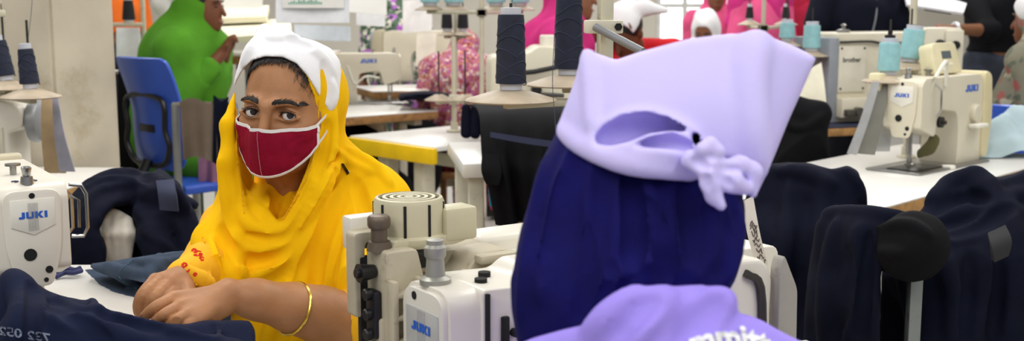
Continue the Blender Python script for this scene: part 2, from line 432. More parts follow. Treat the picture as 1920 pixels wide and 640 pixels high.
# ---- head in its own frame: x to her left, -y to the front, z up; z=0 at the eyes
S = Sculpt((-.095, -.135, -.165), (.095, .125, .135), .0016)
S.ell((0, .012, .025), (.0715, .094, .086), k=0)
S.ell((0, -.03, -.03), (.0655, .062, .072), k=.03)
S.ell((0, -.040, -.066), (.048, .050, .042), k=.03)
S.ell((0, -.078, -.090), (.021, .016, .016), k=.02)
for sx in (-1, 1):
    S.ell((sx * .043, -.060, -.028), (.019, .019, .018), k=.02)            # cheekbones
    S.cone((sx * .014, -.0905, .0185), (sx * .046, -.0795, .0185), .0065, .005, k=.016)   # brow ridge
    S.ell((sx * .069, .012, -.012), (.008, .018, .03), k=.006)            # ears
    S.ell((sx * .0315, -.089, .001), (.017, .011, .011), k=.018, mode=-1)  # sockets
S.cone((0, -.094, .010), (0, -.110, -.036), .0062, .0095, k=.014)          # nose
for sx in (-1, 1): S.ell((sx * .012, -.103, -.041), (.009, .010, .008), k=.008)
S.ell((0, -.095, -.064), (.022, .012, .007), k=.006); S.ell((0, -.093, -.077), (.018, .012, .007), k=.006)
S.cone((0, .02, -.06), (0, .035, -.16), .050, .052, k=.03)
EY = [A([-.0325, -.0735, -.001]), A([.0325, -.0735, -.001])]
for e, sx in zip(EY, (-1, 1)):
    S.ell(e, (.0142,) * 3, k=.006)                                         # lid ball
    S.cone(e + [-sx * .018, -.011, -.003], e + [sx * .018, -.008, -.001], .004, k=.008)
    def alm(p, e=e, sx=sx):
        u = (p[..., 0] - e[0]) * sx; v = p[..., 2] - e[2]
        t = np.clip((u + .0155) / .031, 0, 1)
        up = .0080 * np.clip(np.sin(np.pi * t ** .85), 0, 1) ** .75 - .0015 * (1 - t) ; lowr = -.0052 * np.clip(np.sin(np.pi * t), 0, 1) ** .8 - .0012 * (1 - t)
        d = np.maximum(v - up, lowr - v); d = np.maximum(d, np.abs(u) - .0155)
        return np.maximum(d, np.maximum(p[..., 1] - (e[1] - .002), -(p[..., 1] + .12)))
    S.op(alm, e - [.02, .03, .012], e + [.02, .0, .012], .0012, -1)
SH = S
def hproj(x, z, off=0., F=None):
    """front surface of the head at local (x,z)"""
    F = F or SH; ys = np.arange(-.135, .05, .0008); i = np.round((np.stack([np.full_like(ys, x), ys, np.full_like(ys, z)], 1) - F.lo) / F.h).astype(int)
    i = np.clip(i, 0, F.n - 1); f = F.F[i[:, 0], i[:, 1], i[:, 2]]; w = np.nonzero(f < -off * 0)[0]
    return A([x, (ys[w[0]] if len(w) else .0) - off, z])

# ---- one continuous body: head, neck, torso, arms and hands
B = Sculpt.around([P(235, 500, 1.93), P(250, 640, 1.80), P(715, 640, 2.06), hp(0, 0, .13), hp(0, .13, 0), P(640, 420, 2.32)], .006, .00185)
nb = P(535, 425, 2.2)
B.op(lambda p: SH.sample((p - HC) @ HR / HSC) * HSC, HC - .19, HC + .16, 0)
B.cone(hp(0, .022, -.07), nb, .049, .055, k=.02)
B.cone(P(480, 440, 2.22), P(630, 420, 2.25), .06, .06, k=.04); B.cone(P(555, 450, 2.23), P(560, 640, 2.23), .10, .105, k=.05)
shR, shL = P(435, 425, 2.22), P(680, 400, 2.24); elR, wrR = P(430, 545, 2.2), P(343, 527, 1.925); elL, wrL = P(672, 612, 2.0), P(428, 553, 1.875)
B.cone(shR, elR, .045, .040, k=.03); B.cone(shL, elL, .047, .045, k=.03)
D = B
D.cone(elR, wrR, .040, .0255, k=.02)
D.chain([elL, P(600, 590, 1.965), P(545, 577, 1.935), P(480, 562, 1.9), wrL], [.0475, .0435, .036, .0285, .0235], k=.03)
D.ell(P(426, 535, 1.885), .010, k=.012)
# her left hand lies over the right: palm then fingers
kn = [P(326, 560, 1.845), P(338, 575, 1.825), P(352, 590, 1.812), P(372, 601, 1.81)]
for q, r in zip(kn, (.0125, .0125, .012, .011)): D.cone(wrL, q, .0185, r, k=.012)
D.cone(P(420, 575, 1.862), P(372, 598, 1.818), .016, .012, k=.012); D.ell(P(400, 583, 1.85), (.021, .017, .014), k=.012)
def finger(k, pts, r):
    D.chain(np.concatenate([[k], cr([k] + [P(*q) for q in pts], 13)]), np.concatenate([[r[0]], cr(r, 13)]), k=.0022)
finger(kn[0], [(297, 574, 1.822), (279, 587, 1.826), (268, 597, 1.838)], [.0112, .0100, .0088, .0070])
finger(kn[1], [(312, 589, 1.805), (298, 599, 1.812), (288, 606, 1.822)], [.0110, .0099, .0088, .0071])
finger(kn[2], [(333, 600, 1.798), (322, 607, 1.806), (313, 613, 1.816)], [.0105, .0095, .0085, .0068])
finger(kn[3], [(352, 610, 1.80), (344, 617, 1.81), (336, 621, 1.82)], [.0095, .0085, .0076, .0062])
D.chain([P(404, 562, 1.875), P(372, 566, 1.885), P(340, 572, 1.888), P(322, 577, 1.888)], [.0135, .0125, .0105, .009], k=.008)   # thumb of the left hand, on the far side
# her right hand: knuckles up, fingers bent down to the cloth
kr = [P(330, 540, 1.90), P(318, 531, 1.898), P(304, 524, 1.905), P(291, 525, 1.918)]
for q in kr: D.cone(wrR, q, .0195, .0115, k=.012)
D.chain([P(345, 528, 1.915), P(325, 530, 1.905)], [.018, .014], k=.012)
finger(kr[0], [(314, 560, 1.872), (309, 575, 1.876), (306, 585, 1.884)], [.0115, .0102, .0092, .0074])
finger(kr[1], [(294, 557, 1.865), (283, 576, 1.869), (280, 590, 1.878)], [.0116, .0107, .0094, .0076])
finger(kr[2], [(275, 550, 1.872), (264, 572, 1.872), (263, 592, 1.88)], [.0112, .0102, .0092, .0074])
finger(kr[3], [(268, 550, 1.892), (259, 570, 1.892), (258, 587, 1.898)], [.0102, .0090, .0080, .0066])
D.chain([P(350, 540, 1.90), P(352, 560, 1.875), P(340, 578, 1.862)], [.015, .012, .009], k=.008)
bv, bq = B.mesh(1); BODY = B
MB().add(bv, bq).build('body', M_skin, Yw, world=True, sharp=None)
# fingernails
nl = MB()
for q in [(269, 595, 1.829), (289, 604, 1.813), (314, 611, 1.807)]:
    c = P(*q); nl.lathe([(0, .0012), (.003, .0009), (.0042, 0), (0, -.001)], 10, Matrix.Translation(Vector(c + [0, -.0062, .0035])) @ Euler((-.9, -.5, 0)).to_matrix().to_4x4())
nl.build('fingernails', mat('nail', 'B98A70', .3), Yw, world=True)
# eyes
for e, sx in zip(EY, (-1, 1)):
    ew = MB(); ew.lathe([(.0126 * math.sin(a), -.0126 * math.cos(a)) for a in np.linspace(0, math.pi, 19)], 28, HM @ Matrix.Translation(Vector(e)))
    eo = ew.build('eyeball', M_eye, Yw, world=True)
    g = Vector(CAM - hp(*e)).normalized(); gl = Rh.inverted() @ g; q = gl.to_track_quat('Z', 'Y').to_matrix().to_4x4()
    q = HM @ Matrix.Translation(Vector(e)) @ q
    MB().lathe([(0, .01325), (.0015, .0132), (.0036, .0128), (.0056, .0119), (.006, .0108)], 24, q).build('iris', M_iris, eo, world=True)
    # lash lines and lids follow the opening
    t = np.linspace(0, 1, 24); u = (t - .5) * .031
    up = .0080 * np.clip(np.sin(np.pi * t ** .85), 0, 1) ** .75 - .0015 * (1 - t); lo_ = -.0052 * np.clip(np.sin(np.pi * t), 0, 1) ** .8 - .0012 * (1 - t)
    def onball(u, v, r): 
        yy = np.sqrt(np.maximum(r * r - u * u - v * v, 1e-6)); return np.stack([e[0] + u * sx, e[1] - yy, e[2] + v], 1)
    ls = MB(); ls.tube(onball(u, up + .0004, .0150), .0011 * (.45 + .8 * np.clip(np.sin(np.pi * t), 0, 1) ** .5), 6, M=HM)
    for j in range(2, 24):
        a = onball(u[j:j+1], up[j:j+1] + .0004, .0150)[0]; o = A([sx * (t[j] - .45) * .006, -.0042, .0035 + .001 * math.sin(j * 3)])
        ls.tube([a, a + o * .6, a + o + [0, 0, .001]], [.00035, .00028, .0001], 4, M=HM)
    ls.build('eyelashes', M_lid, Yw, world=True)
    MB().tube(onball(u, lo_ - .0003, .0145), .0006 * (.5 + .7 * t), 6, M=HM).build('lower_lash_line', mat('lash_soft', '4A2C20', .6), Yw, world=True)
    MB().tube(onball(u * 1.02, up + .0042 - .001 * t, .0149), .0007 * np.clip(np.sin(np.pi * t), 0, 1) ** .5 + .0002, 6, M=HM).build('eyelid_crease', mat('lid_crease', '6B432F', .6), Yw, world=True)
    # brow of short hairs
    br = MB(); rr = np.random.default_rng(3 + sx)
    for j in range(270):
        s_ = rr.random(); x = .011 + .040 * s_; base = .0200 + .0032 * math.sin(min(1, s_ / .68) * math.pi / 2) - .0060 * max(0, (s_ - .62) / .38) ** 1.5
        hw = .0025 * (1 - .75 * s_ ** 2); z = base + (rr.random() - .5) * 2 * hw
        p = hproj(sx * x, z, .0004); d = A([sx * (.55 + .5 * s_), 0, .75 * (1 - s_) - .45 * s_ ** 2 + .15 * rr.normal()]) * .0065
        q = hproj(p[0] + d[0], p[2] + d[2], .0012); m_ = hproj(p[0] + d[0] / 2, p[2] + d[2] / 2, .0013)
        br.tube([p, m_, q], [.0006, .00055, .0002], 4, M=HM)
    br.build('eyebrow', M_brow, Yw, world=True)
# hair: a cap of hair drawn back from the hairline, with loose wisps
def hairline(az):  # z of the hairline against angle (0 = front, + = her left)
    return .077 - .030 * (abs(az) / .9) ** 2 - .05 * max(0, abs(az) - .9)
Hs = Sculpt((-.09, -.12, -.03), (.09, .125, .14), .002)
Hs.ell((0, .012, .0255), (.0745, .0965, .088), k=0)
def below(p):
    az = np.arctan2(p[..., 0], -(p[..., 1] - .012)); a = np.abs(az)
    hl = .083 - .028 * (a / .9) ** 2.2 - .07 * np.maximum(0, a - 1.2) + .002 * np.sin(az * 23)
    return (p[..., 2] - hl) * .8
Hs.op(below, (-.09, -.12, -.03), (.09, .125, .14), .004, -1)
v, q = Hs.mesh(2); hr = MB().add(v, q, HM)
rr = np.random.default_rng(5)
def hsurf(az, z, off):
    zz = (z - .0255) / .088; k = math.sqrt(max(.02, 1 - zz * zz)); return A([(.0745 + off) * k * math.sin(az), .012 - (.0965 + off) * k * math.cos(az), z])
for j in range(260):
    az = rr.uniform(-1.15, 1.15); a = abs(az); hl = .083 - .028 * (a / .9) ** 2.2 - .07 * max(0, a - 1.2)
    z0 = hl - rr.uniform(.0, .007); pts = [hsurf(az * (1 + .12 * s_) , z0 + .03 * s_, .0002 + .0012 * s_) for s_ in np.linspace(0, 1, 5)]
    hr.tube(pts, [.0002, .0005, .0006, .0006, .0005], 4, M=HM)
for j in range(26):                                                        # curling wisps at her left temple
    az = rr.uniform(.62, .98); z0 = .083 - .028 * (az / .9) ** 2.2; L = rr.uniform(.012, .03)
    pts = [hsurf(az + .10 * math.sin(3.2 * s_ + j) * s_, z0 - L * s_, .0006) for s_ in np.linspace(0, 1, 9)]
    hr.tube(pts, np.linspace(.0006, .0002, 9), 4, M=HM)
hr.build('hair', M_hair, Yw, world=True, sharp=None)
# ---- face mask: cloth cup over nose and chin
K = Sculpt((-.1, -.145, -.14), (.1, .05, .03), .002)
K.ell((0, -.03, -.05), (.0725, .072, .078), k=0); K.cone((0, -.108, -.026), (0, -.092, -.082), .016, .017, k=.035); K.ell((0, -.06, -.088), (.034, .035, .022), k=.03)
def mproj(az, z, off=0.):
    """ray from the head axis outwards at angle az"""
    r = np.arange(.14, .02, -.0007); x = r * math.sin(az); y = -.02 - r * math.cos(az)
    i = np.clip(np.round((np.stack([x, y, np.full_like(x, z)], 1) - K.lo) / K.h).astype(int), 0, K.n - 1); f = K.F[i[:, 0], i[:, 1], i[:, 2]]; w = np.nonzero(f < 0)[0]
    rk = r[w[0]] if len(w) else .06
    i = np.clip(np.round((np.stack([x, y, np.full_like(x, z)], 1) - SH.lo) / SH.h).astype(int), 0, SH.n - 1); f = SH.F[i[:, 0], i[:, 1], i[:, 2]]; w = np.nonzero(f < 0)[0]
    rr_ = max(rk, r[w[0]] + .003 if len(w) else 0) + off; return A([rr_ * math.sin(az), -.02 - rr_ * math.cos(az), z])
AZ = 1.16
def ztop(a): t = a / AZ; return -.0225 - .0065 * math.exp(-(t / .3) ** 2) * 0 + .004 * math.exp(-(t / .16) ** 2) + .0035 * t * t
def zbot(a): t = abs(a / AZ); return -.099 + .048 * t ** 1.9
us = np.linspace(-AZ, AZ, 61); vs_ = np.linspace(0, 1, 31)
g = A([[mproj(a, ztop(a) + (zbot(a) - ztop(a)) * s_, .0015 + .0022 * math.exp(-(a / .05) ** 2) * math.sin(math.pi * s_) + .0006 * math.sin(a * 31 + s_ * 4) * (abs(a) > .15)) for s_ in vs_] for a in us])
g = (g + np.roll(g, 1, 0) * 0) ; g[1:-1] = .25 * g[:-2] + .5 * g[1:-1] + .25 * g[2:]; g[:, 1:-1] = .25 * g[:, :-2] + .5 * g[:, 1:-1] + .25 * g[:, 2:]
gw = (g.reshape(-1, 3) @ HRS.T + HC).reshape(g.shape)
mk = MB().sheet(gw, .0014).build('face_mask', M_maroon, Yw, world=True)
def bind(pts, w=.0028): return np.asarray(pts)
def off(gr, o=.0006): 
    c = HC + HR @ A([0, -.02, -.06]); d = gr - c; return gr + d / np.linalg.norm(d, axis=1)[:, None] * o
def ribbon(mb, pts, wdir, w, th=.0012):
    pts = np.asarray(pts); wd = np.broadcast_to(np.asarray(wdir, float), pts.shape); mb.sheet(np.stack([pts - wd * w / 2, pts, pts + wd * w / 2], 1), th)
bm_ = MB(); upd = HR @ A([0, 0, 1.])
ribbon(bm_, off(gw[:, 0], .0012), upd, .0058); ribbon(bm_, off(gw[:, -1], .0012), HR @ A([0, -.55, .8]), .0048)
for e_, d_ in ((gw[0], -1), (gw[-1], 1)): ribbon(bm_, off(e_, .0014), HR @ A([.45 * 1, d_ * .9, 0]), .0052)
bm_.build('mask_binding', M_trimw, mk, world=True)
for d_, e_ in ((-1, gw[0]), (1, gw[-1])):
    for j, zz in ((0, .010), (-1, -.018)):
        a0 = HR.T @ (e_[j] - HC) / HSC; pts = cr([a0, [d_ * .0745, -.022, a0[2] * .55 + zz * .4], [d_ * .078, .012, zz * .6]], 12); st = MB(); ribbon(st, pts @ HRS.T + HC, upd, .005); st.build('ear_strap', M_trimw, mk, world=True)
sm = MB()
for j in range(1, 29, 1):
    a, b_ = gw[30, j], gw[30, j + 1]; sm.tube(off(A([a, a * .4 + b_ * .6]), .0013), .0005, 5)
sm.build('seam_stitches', mat('pale_stitch', 'D9A7A9', .8), mk, world=True)
# ---- white cap, yellow scarf, tunic
def hell(S, c, r, k=.01, mode=1): return S.ell(hp(*c), A(r) * HSC, HR, k, mode)
C = Sculpt.around([P(430, 35, 1.95), P(655, 285, 2.25)], .03, .0026)
hell(C, (0, .012, .027), (.0812, .1040, .0950), k=0)
C.cone(P(448, 148, 2.08), P(441, 176, 2.08), .014, .011, k=.02)
C.cone(P(493, 60, 2.10), P(515, 120, 2.10), .014, .055, k=.03)
C.cone(P(560, 115, 2.12), P(600, 140, 2.15), .055, .040, k=.03); C.cone(P(598, 130, 2.12), P(622, 190, 2.07), .036, .015, k=.025)
C.cone(P(480, 110, 2.06), P(446, 155, 2.05), .035, .012, k=.02)
C.cone(P(600, 140, 2.19), P(600, 200, 2.22), .05, .04, k=.03)
C.polykeep([(436, 172), (441, 140), (452, 102), (468, 70), (486, 42), (497, 41), (545, 54), (557, 68), (592, 77), (622, 91), (637, 112), (641, 135), (636, 178), (624, 212), (612, 214), (560, 240), (470, 220)], k=.008)
C.polycut([(300, 171), (438, 169), (444, 152), (456, 129), (474, 113), (497, 106), (530, 107), (556, 119), (577, 143), (597, 178), (617, 209), (622, 330), (300, 330)], 1.5, 2.13, k=.003)
C.fold([(498, 46), (476, 80), (455, 120)], .004, .008, .001); C.fold([(557, 70), (520, 75), (492, 66)], .005, .01, .002)
C.fold([(622, 150), (626, 180), (618, 206)], .005, .008, .001); C.fold([(560, 80), (600, 105), (625, 140)], .005, .012, .003)
C.fold([(585, 85), (545, 72)], .006, .01, -.003, mode=-1); C.fold([(608, 120), (612, 160), (610, 190)], .005, .01, -.002, mode=-1);
C.cone(P(618, 262, 2.2), P(634, 276, 2.19), .014, .007, k=.006)
cap = C.build('white_cap', M_white, Yw, smooth=3, disp=lambda v: .0007 * vnoise(v, 60, 3))
# scarf: hood, cowl folds and the fall over her left shoulder
Z = Sculpt.around([P(372, 120, 1.98), P(372, 650, 2.25), P(745, 650, 2.3), P(745, 330, 2.0)], .03, .0032)
hell(Z, (0, .012, .0235), (.0776, .1002, .0912), k=0)
Z.cone(hp(0, .045, .0), P(545, 420, 2.24), .085, .075, k=.03)
Z.chain([P(444, 178, 2.08), P(430, 235, 2.045), P(429, 300, 2.04), P(438, 365, 2.06), P(455, 425, 2.07)], [.008, .0145, .0155, .022, .03], k=.018)
Z.chain([P(440, 250, 2.11), P(440, 330, 2.11), P(440, 400, 2.14)], [.025, .027, .035], k=.02)
Z.chain([P(604, 175, 2.07), P(611, 220, 2.06), P(607, 270, 2.06), P(592, 335, 2.06), P(562, 390, 2.06)], [.009, .014, .0195, .026, .03], k=.02)
Z.chain([P(605, 250, 2.14), P(620, 310, 2.16), P(690, 360, 2.2)], [.03, .042, .055], k=.03)
Z.cone(P(640, 325, 2.16), P(712, 390, 2.19), .045, .062, k=.04); Z.cone(P(705, 390, 2.17), P(690, 640, 2.10), .064, .09, k=.04)
Z.cone(P(440, 400, 2.14), P(408, 455, 2.12), .035, .034, k=.03); Z.cone(P(402, 455, 2.10), P(418, 522, 1.995), .042, .026, k=.03); Z.cone(P(690, 450, 2.12), P(676, 530, 2.035), .06, .048, k=.04)
Z.ell(P(530, 480, 2.14), (.12, .085, .12), k=.05); Z.cone(P(560, 480, 2.17), P(575, 720, 2.17), .115, .13, k=.05)
Z.cone(P(470, 440, 2.1), P(640, 420, 2.13), .05, .055, k=.05)
# the cloth is lapped open at the face and throat
Z.polycut([(443, 168), (452, 132), (474, 112), (500, 100), (530, 103), (548, 114), (573, 143), (588, 182), (594, 228), (588, 280), (571, 330), (547, 380), (522, 425), (512, 415), (504, 404), (510, 372), (497, 336), (468, 326), (446, 290), (442, 230)], 1.8, 2.105, k=.005)
Z.polycut([(446, 280), (456, 345), (462, 385), (482, 398), (503, 412), (515, 372), (498, 330)], 1.8, 2.062, k=.006)
for pp, r, k, sk in [
    ([(458, 376), (478, 391), (500, 408), (520, 428)], .008, .010, .001), ([(566, 325), (548, 362), (529, 398), (522, 425)], .006, .008, .001),
    ([(455, 395), (459, 415), (475, 430), (502, 436), (530, 439), (557, 415), (577, 375), (592, 345), (607, 318)], .010, .012, .001),
    ([(428, 435), (452, 465), (484, 473), (518, 470), (543, 458), (563, 424), (586, 373), (612, 328), (632, 304)], .011, .014, .002),
    ([(420, 470), (450, 520), (500, 515), (540, 480), (565, 450)], .008, .016, .003), ([(470, 520), (510, 500), (552, 468)], .006, .012, .003),
    ([(640, 306), (600, 385), (575, 440), (550, 490), (535, 560)], .008, .010, .001), ([(690, 310), (645, 350), (618, 420), (612, 500), (606, 560)], .008, .018, .004),
    ([(412, 300), (420, 350), (425, 420)], .005, .010, .002), ([(445, 210), (443, 260), (446, 310), (455, 360), (459, 398)], .0036, .004, .0005), ([(597, 200), (592, 270), (576, 330), (552, 378)], .0042, .005, .0005),
    ([(625, 200), (628, 262), (612, 320), (590, 372)], .006, .010, .002), ([(655, 284), (700, 312), (730, 345)], .008, .012, .003), ([(632, 280), (650, 300), (700, 325)], .005, .010, .002),
    ([(395, 450), (410, 490), (420, 535)], .007, .014, .003), ([(440, 440), (450, 500), (455, 545)], .006, .016, .003), ([(500, 440), (512, 455), (530, 448)], .004, .008, .001),
    ([(640, 560), (652, 480), (668, 400)], .007, .014, .003), ([(500, 640), (520, 600), (560, 570)], .008, .014, .003), ([(560, 640), (590, 610), (620, 600)], .007, .012, .003)]:
    Z.fold(pp, r, k, sk)
for pp, r, k, sk in [
    ([(466, 440), (495, 450), (525, 452), (548, 438), (568, 395), (590, 345), (618, 310)], .006, .008, -.001),
    ([(436, 462), (455, 485), (495, 490), (540, 474), (560, 440)], .006, .012, -.001), ([(632, 320), (590, 405), (560, 465), (540, 520)], .005, .010, -.001),
    ([(412, 430), (430, 480), (438, 540)], .006, .014, 0), ([(660, 330), (628, 390), (600, 470), (590, 550)], .007, .016, 0), ([(615, 230), (610, 280), (594, 335)], .004, .008, 0), ([(636, 292), (606, 340), (585, 380)], .004, .007, -.001), ([(670, 345), (690, 420), (680, 540)], .006, .014, 0)]:
    Z.fold(pp, r, k, sk, mode=-1)
scarf = Z.build('yellow_scarf', M_yellow, Yw, smooth=1, disp=lambda v: .0008 * vnoise(v * [1, 1, .5], 55, 8) - .0042 * np.maximum(0, np.abs(vnoise(v * [1, .6, .38] + .02 * np.stack([v[:, 2]] * 3, 1), 34, 21)) * 1.2 - .15) - .0018 * np.abs(vnoise(v * [1, 1, .3], 80, 5)))
fr = MB(); rr = np.random.default_rng(2)
for pp in ([(444, 200), (443, 250), (445, 300), (452, 345), (458, 400)], [(598, 190), (594, 260), (578, 325), (552, 376), (530, 412)], [(380, 445), (392, 480), (405, 525)]):
    t = Z.trace(pp, 46, -.0008)
    fr.tube(t, .0011 + .0004 * rr.random(len(t)), 5)
    for p in t[::1]: fr.tube([p, p + rr.normal(size=3) * .0022], [.0006, .0002], 4)
fr.build('lace_edge', mat('yellow_lace', 'EFB507', .9), scarf, world=True)
c = Z.trace([(642, 308), (653, 326)], 6, -.002); MB().tube(c, .0042, 6, flat=.5).build('hair_clip', M_black, scarf, world=True)
p = Z.hit(652, 323); MB().lathe([(0, .004), (.003, .002), (.0036, -.001), (0, -.004)], 8, Matrix.Translation(Vector(p))).build('clip_stone', mat('stone', 'E9E3DA', .2), scarf, world=True)
# tunic with embroidered sleeves, trousers
M_kurta = floral('printed_yellow_cotton', 'EDB008', ['DE9A06'], 60, .2)
T = Sculpt.around([P(300, 500, 1.9), P(740, 640, 2.3), P(740, 400, 2.3), P(560, 720, 1.95)], .04, .0034)
T.cone(P(480, 440, 2.22), P(640, 425, 2.25), .066, .066, k=.04); T.cone(P(555, 450, 2.23), P(560, 700, 2.25), .118, .135, k=.05)
T.chain([P(430, 430, 2.2), P(400, 490, 2.12), P(385, 505, 2.04), P(347, 521, 1.945)], [.058, .048, .041, .0335], k=.03)
T.chain([shL, P(700, 520, 2.1), P(683, 606, 2.01), P(662, 603, 1.995)], [.055, .05, .054, .054], k=.03)
T.polycut([(500, 300), (500, 395), (512, 420), (530, 440), (548, 420), (590, 300)], 1.8, 2.16)
T.polycut([(300, 505), (313, 516), (340, 522), (362, 532), (378, 545), (360, 620), (250, 600)], 1.7, 2.0, k=.002)
T.polycut([(560, 540), (634, 551), (648, 575), (657, 605), (661, 660), (560, 700)], 1.7, 2.028, k=.002)
for i in range(7): T.fold([(340 + i * 9, 497 + i * 3), (352 + i * 8, 515 + i * 5), (365 + i * 6, 528 + i * 5)], .0035, .008, .001)
tunic = T.build('printed_tunic', M_kurta, Yw, smooth=2)
ed = MB(); t = T.trace([(316, 511), (335, 514), (355, 522), (370, 536)], 30, -.001); ed.tube(t, .0016, 6)
ed.build('sleeve_piping', mat('yellow_lace', 'DFA204'), tunic, world=True)
for (x, y, s_) in [(371, 478, 5), (364, 471, 3.2), (378, 486, 3), (346, 498, 3.4), (338, 508, 2.6), (352, 507, 2.6), (366, 515, 2.4), (659, 575, 3), (657, 604, 3.2), (664, 590, 2.5), (512, 400, 2.5), (516, 388, 2), (519, 412, 2)]:
    fl = MB()
    for a_ in range(7):
        px, py = x + s_ * math.cos(a_ * .9), y + s_ * math.sin(a_ * .9); h_ = T.hit(px, py) if x > 390 or y < 520 else None
        if h_ is None: continue
        n_ = (CAM - h_); n_ /= np.linalg.norm(n_); fl.lathe([(0, .0014), (.0028 * s_ / 3.5, .0006), (0, -.0004)], 7, Matrix.Translation(Vector(h_)) @ Vector(n_).to_track_quat('Z', 'Y').to_matrix().to_4x4())
    if fl.n: fl.build('embroidered_flower', M_red, tunic, world=True)
L = Sculpt((P(470, 640, 2.)[0] - .3, 1.75, .02), (P(640, 640, 2)[0] + .28, 2.75, .95), .012)
hip = A([-.44, 2.30, .56])
L.cone(hip + [0, 0, .1], hip + [0, .02, .3], .15, .12, k=.05)
for sx, kx in ((-1, -.50), (1, -.30)):
    L.chain([hip + [.09 * sx, 0, 0], A([kx, 1.98, .54]), A([kx, 2.04, .14])], [.10, .075, .055], k=.03); L.cone((kx, 2.03, .06), (kx, 1.90, .055), .045, .035, k=.02)
L.build('trousers', M_kurta, Yw)
# bangle round her left forearm
ax = P(575, 583, 1.95) - P(520, 572, 1.922); ax /= np.linalg.norm(ax); u = np.cross(ax, [0, 1., 0]); u /= np.linalg.norm(u); w_ = np.cross(ax, u); c = P(549, 579, 1.937)
ring = [c + .0455 * (math.cos(a_) * u + math.sin(a_) * w_) + ax * .011 * math.sin(a_ + .6) for a_ in np.linspace(0, 2 * math.pi, 64, endpoint=False)]
tag(MB().tube(ring, [.0024 + .0004 * (i % 2) for i in range(64)], 8, closed=True).build('bangle', M_gold, world=True), 'thin gold bangle around the forearm of the woman in yellow', 'bangle')
st_ = thing('stool', 'wooden stool under the woman in yellow', 'stool', (-.44, 2.32, 0))
MB().box((0, 0, .44), (.34, .34, .035), .008).build('seat', mat('stool_wood', '8A6238', .6), st_)
for sx in (-1, 1):
    for sy in (-1, 1): MB().box((sx * .13, sy * .13, .21), (.035, .035, .42), .004).build('leg', mat('stool_wood', '8A6238', .6), st_)
# ------------------------------------------------------------------ sewing machines
M_cream = mat('machine_cream', 'DAD3BE', .38, var=.04, scale=4, dirt='B3A683', dscale=9, dth=.63)
M_creamw = mat('machine_white', 'E2DDD0', .35, var=.04, scale=5, dirt='A99C82', dscale=14, dth=.64)
M_beige = mat('machine_beige', 'B9B096', .45, var=.06, scale=6, dirt='8E8264', dscale=12, dth=.6)
M_grey = mat('grey_paint', '8C9096', .5, var=.05); M_steel = mat('steel', 'A5A5A3', .3, 1., var=.08); M_dsteel = mat('dark_steel', '4A4846', .4, .8)
M_blue = mat('logo_blue', '2460C4', .5); M_hole = mat('dark_opening', '0A0A0B', .8); M_lcd = mat('display', '59656A', .2); M_btn = mat('pale_button', 'E9E6DA', .5)
M_top = mat('white_laminate', 'E6E4DE', .3, var=.03, scale=5, dirt='C9C3B4', dscale=5, dth=.62)
M_wood = mat('worn_plywood_edge', 'A97F4B', .7, var=.2, scale=30, dirt='6E4C28', dscale=25, dth=.55)
M_leg = mat('leg_paint', 'CFCBB8', .5, dirt='A59B7E', dscale=10)
JUKI = [  # blocky wide letters on a 0..1 height
    [[(.30, 1), (.62, 1), (.62, .16), (.50, 0), (0, 0), (0, .34), (.30, .34)]],
    [[(.75, 1), (1.02, 1), (1.02, .30), (1.28, .30), (1.28, 1), (1.55, 1), (1.55, .14), (1.44, 0), (.86, 0), (.75, .14)]],
    [[(1.68, 1), (1.95, 1), (1.95, 0), (1.68, 0)], [(1.95, .62), (2.20, 1), (2.52, 1), (2.20, .52), (2.54, 0), (2.20, 0), (1.95, .40)]],
    [[(2.64, 1), (2.93, 1), (2.93, 0), (2.64, 0)]]]
def juki(M, h, depth=.0006):
    """the maker's lettering centred in the local xy plane"""
    m = MB()
    for L in JUKI:
        for poly in L:
            m.prism([((x - 1.46) * h * 1.04, (z - .5) * h * .78) for x, z in poly], depth, M=M @ Matrix.Rotation(-math.pi / 2, 4, 'X'))
    return m
def rpoly(pts, r=.01, n=5):
    """outline with rounded corners; r may be per-corner"""
    o = []; k = len(pts)
    for i in range(k):
        p0, p1, p2 = A(pts[i - 1][:2]), A(pts[i][:2]), A(pts[(i + 1) % k][:2]); rr = pts[i][2] if len(pts[i]) > 2 else r
        a, b = p0 - p1, p2 - p1; la, lb = np.linalg.norm(a), np.linalg.norm(b); q = min(rr, la * .45, lb * .45); a, b = p1 + a / la * q, p1 + b / lb * q
        if q < 1e-5: o.append(tuple(p1)); continue
        for t in np.linspace(0, 1, n): o.append(tuple((1 - t) ** 2 * a + 2 * t * (1 - t) * p1 + t * t * b))
    return o
def shield(w, h): return [(-w / 2, h / 2), (w / 2, h / 2), (w / 2, -h * .25), (0, -h / 2), (-w / 2, -h * .25)]
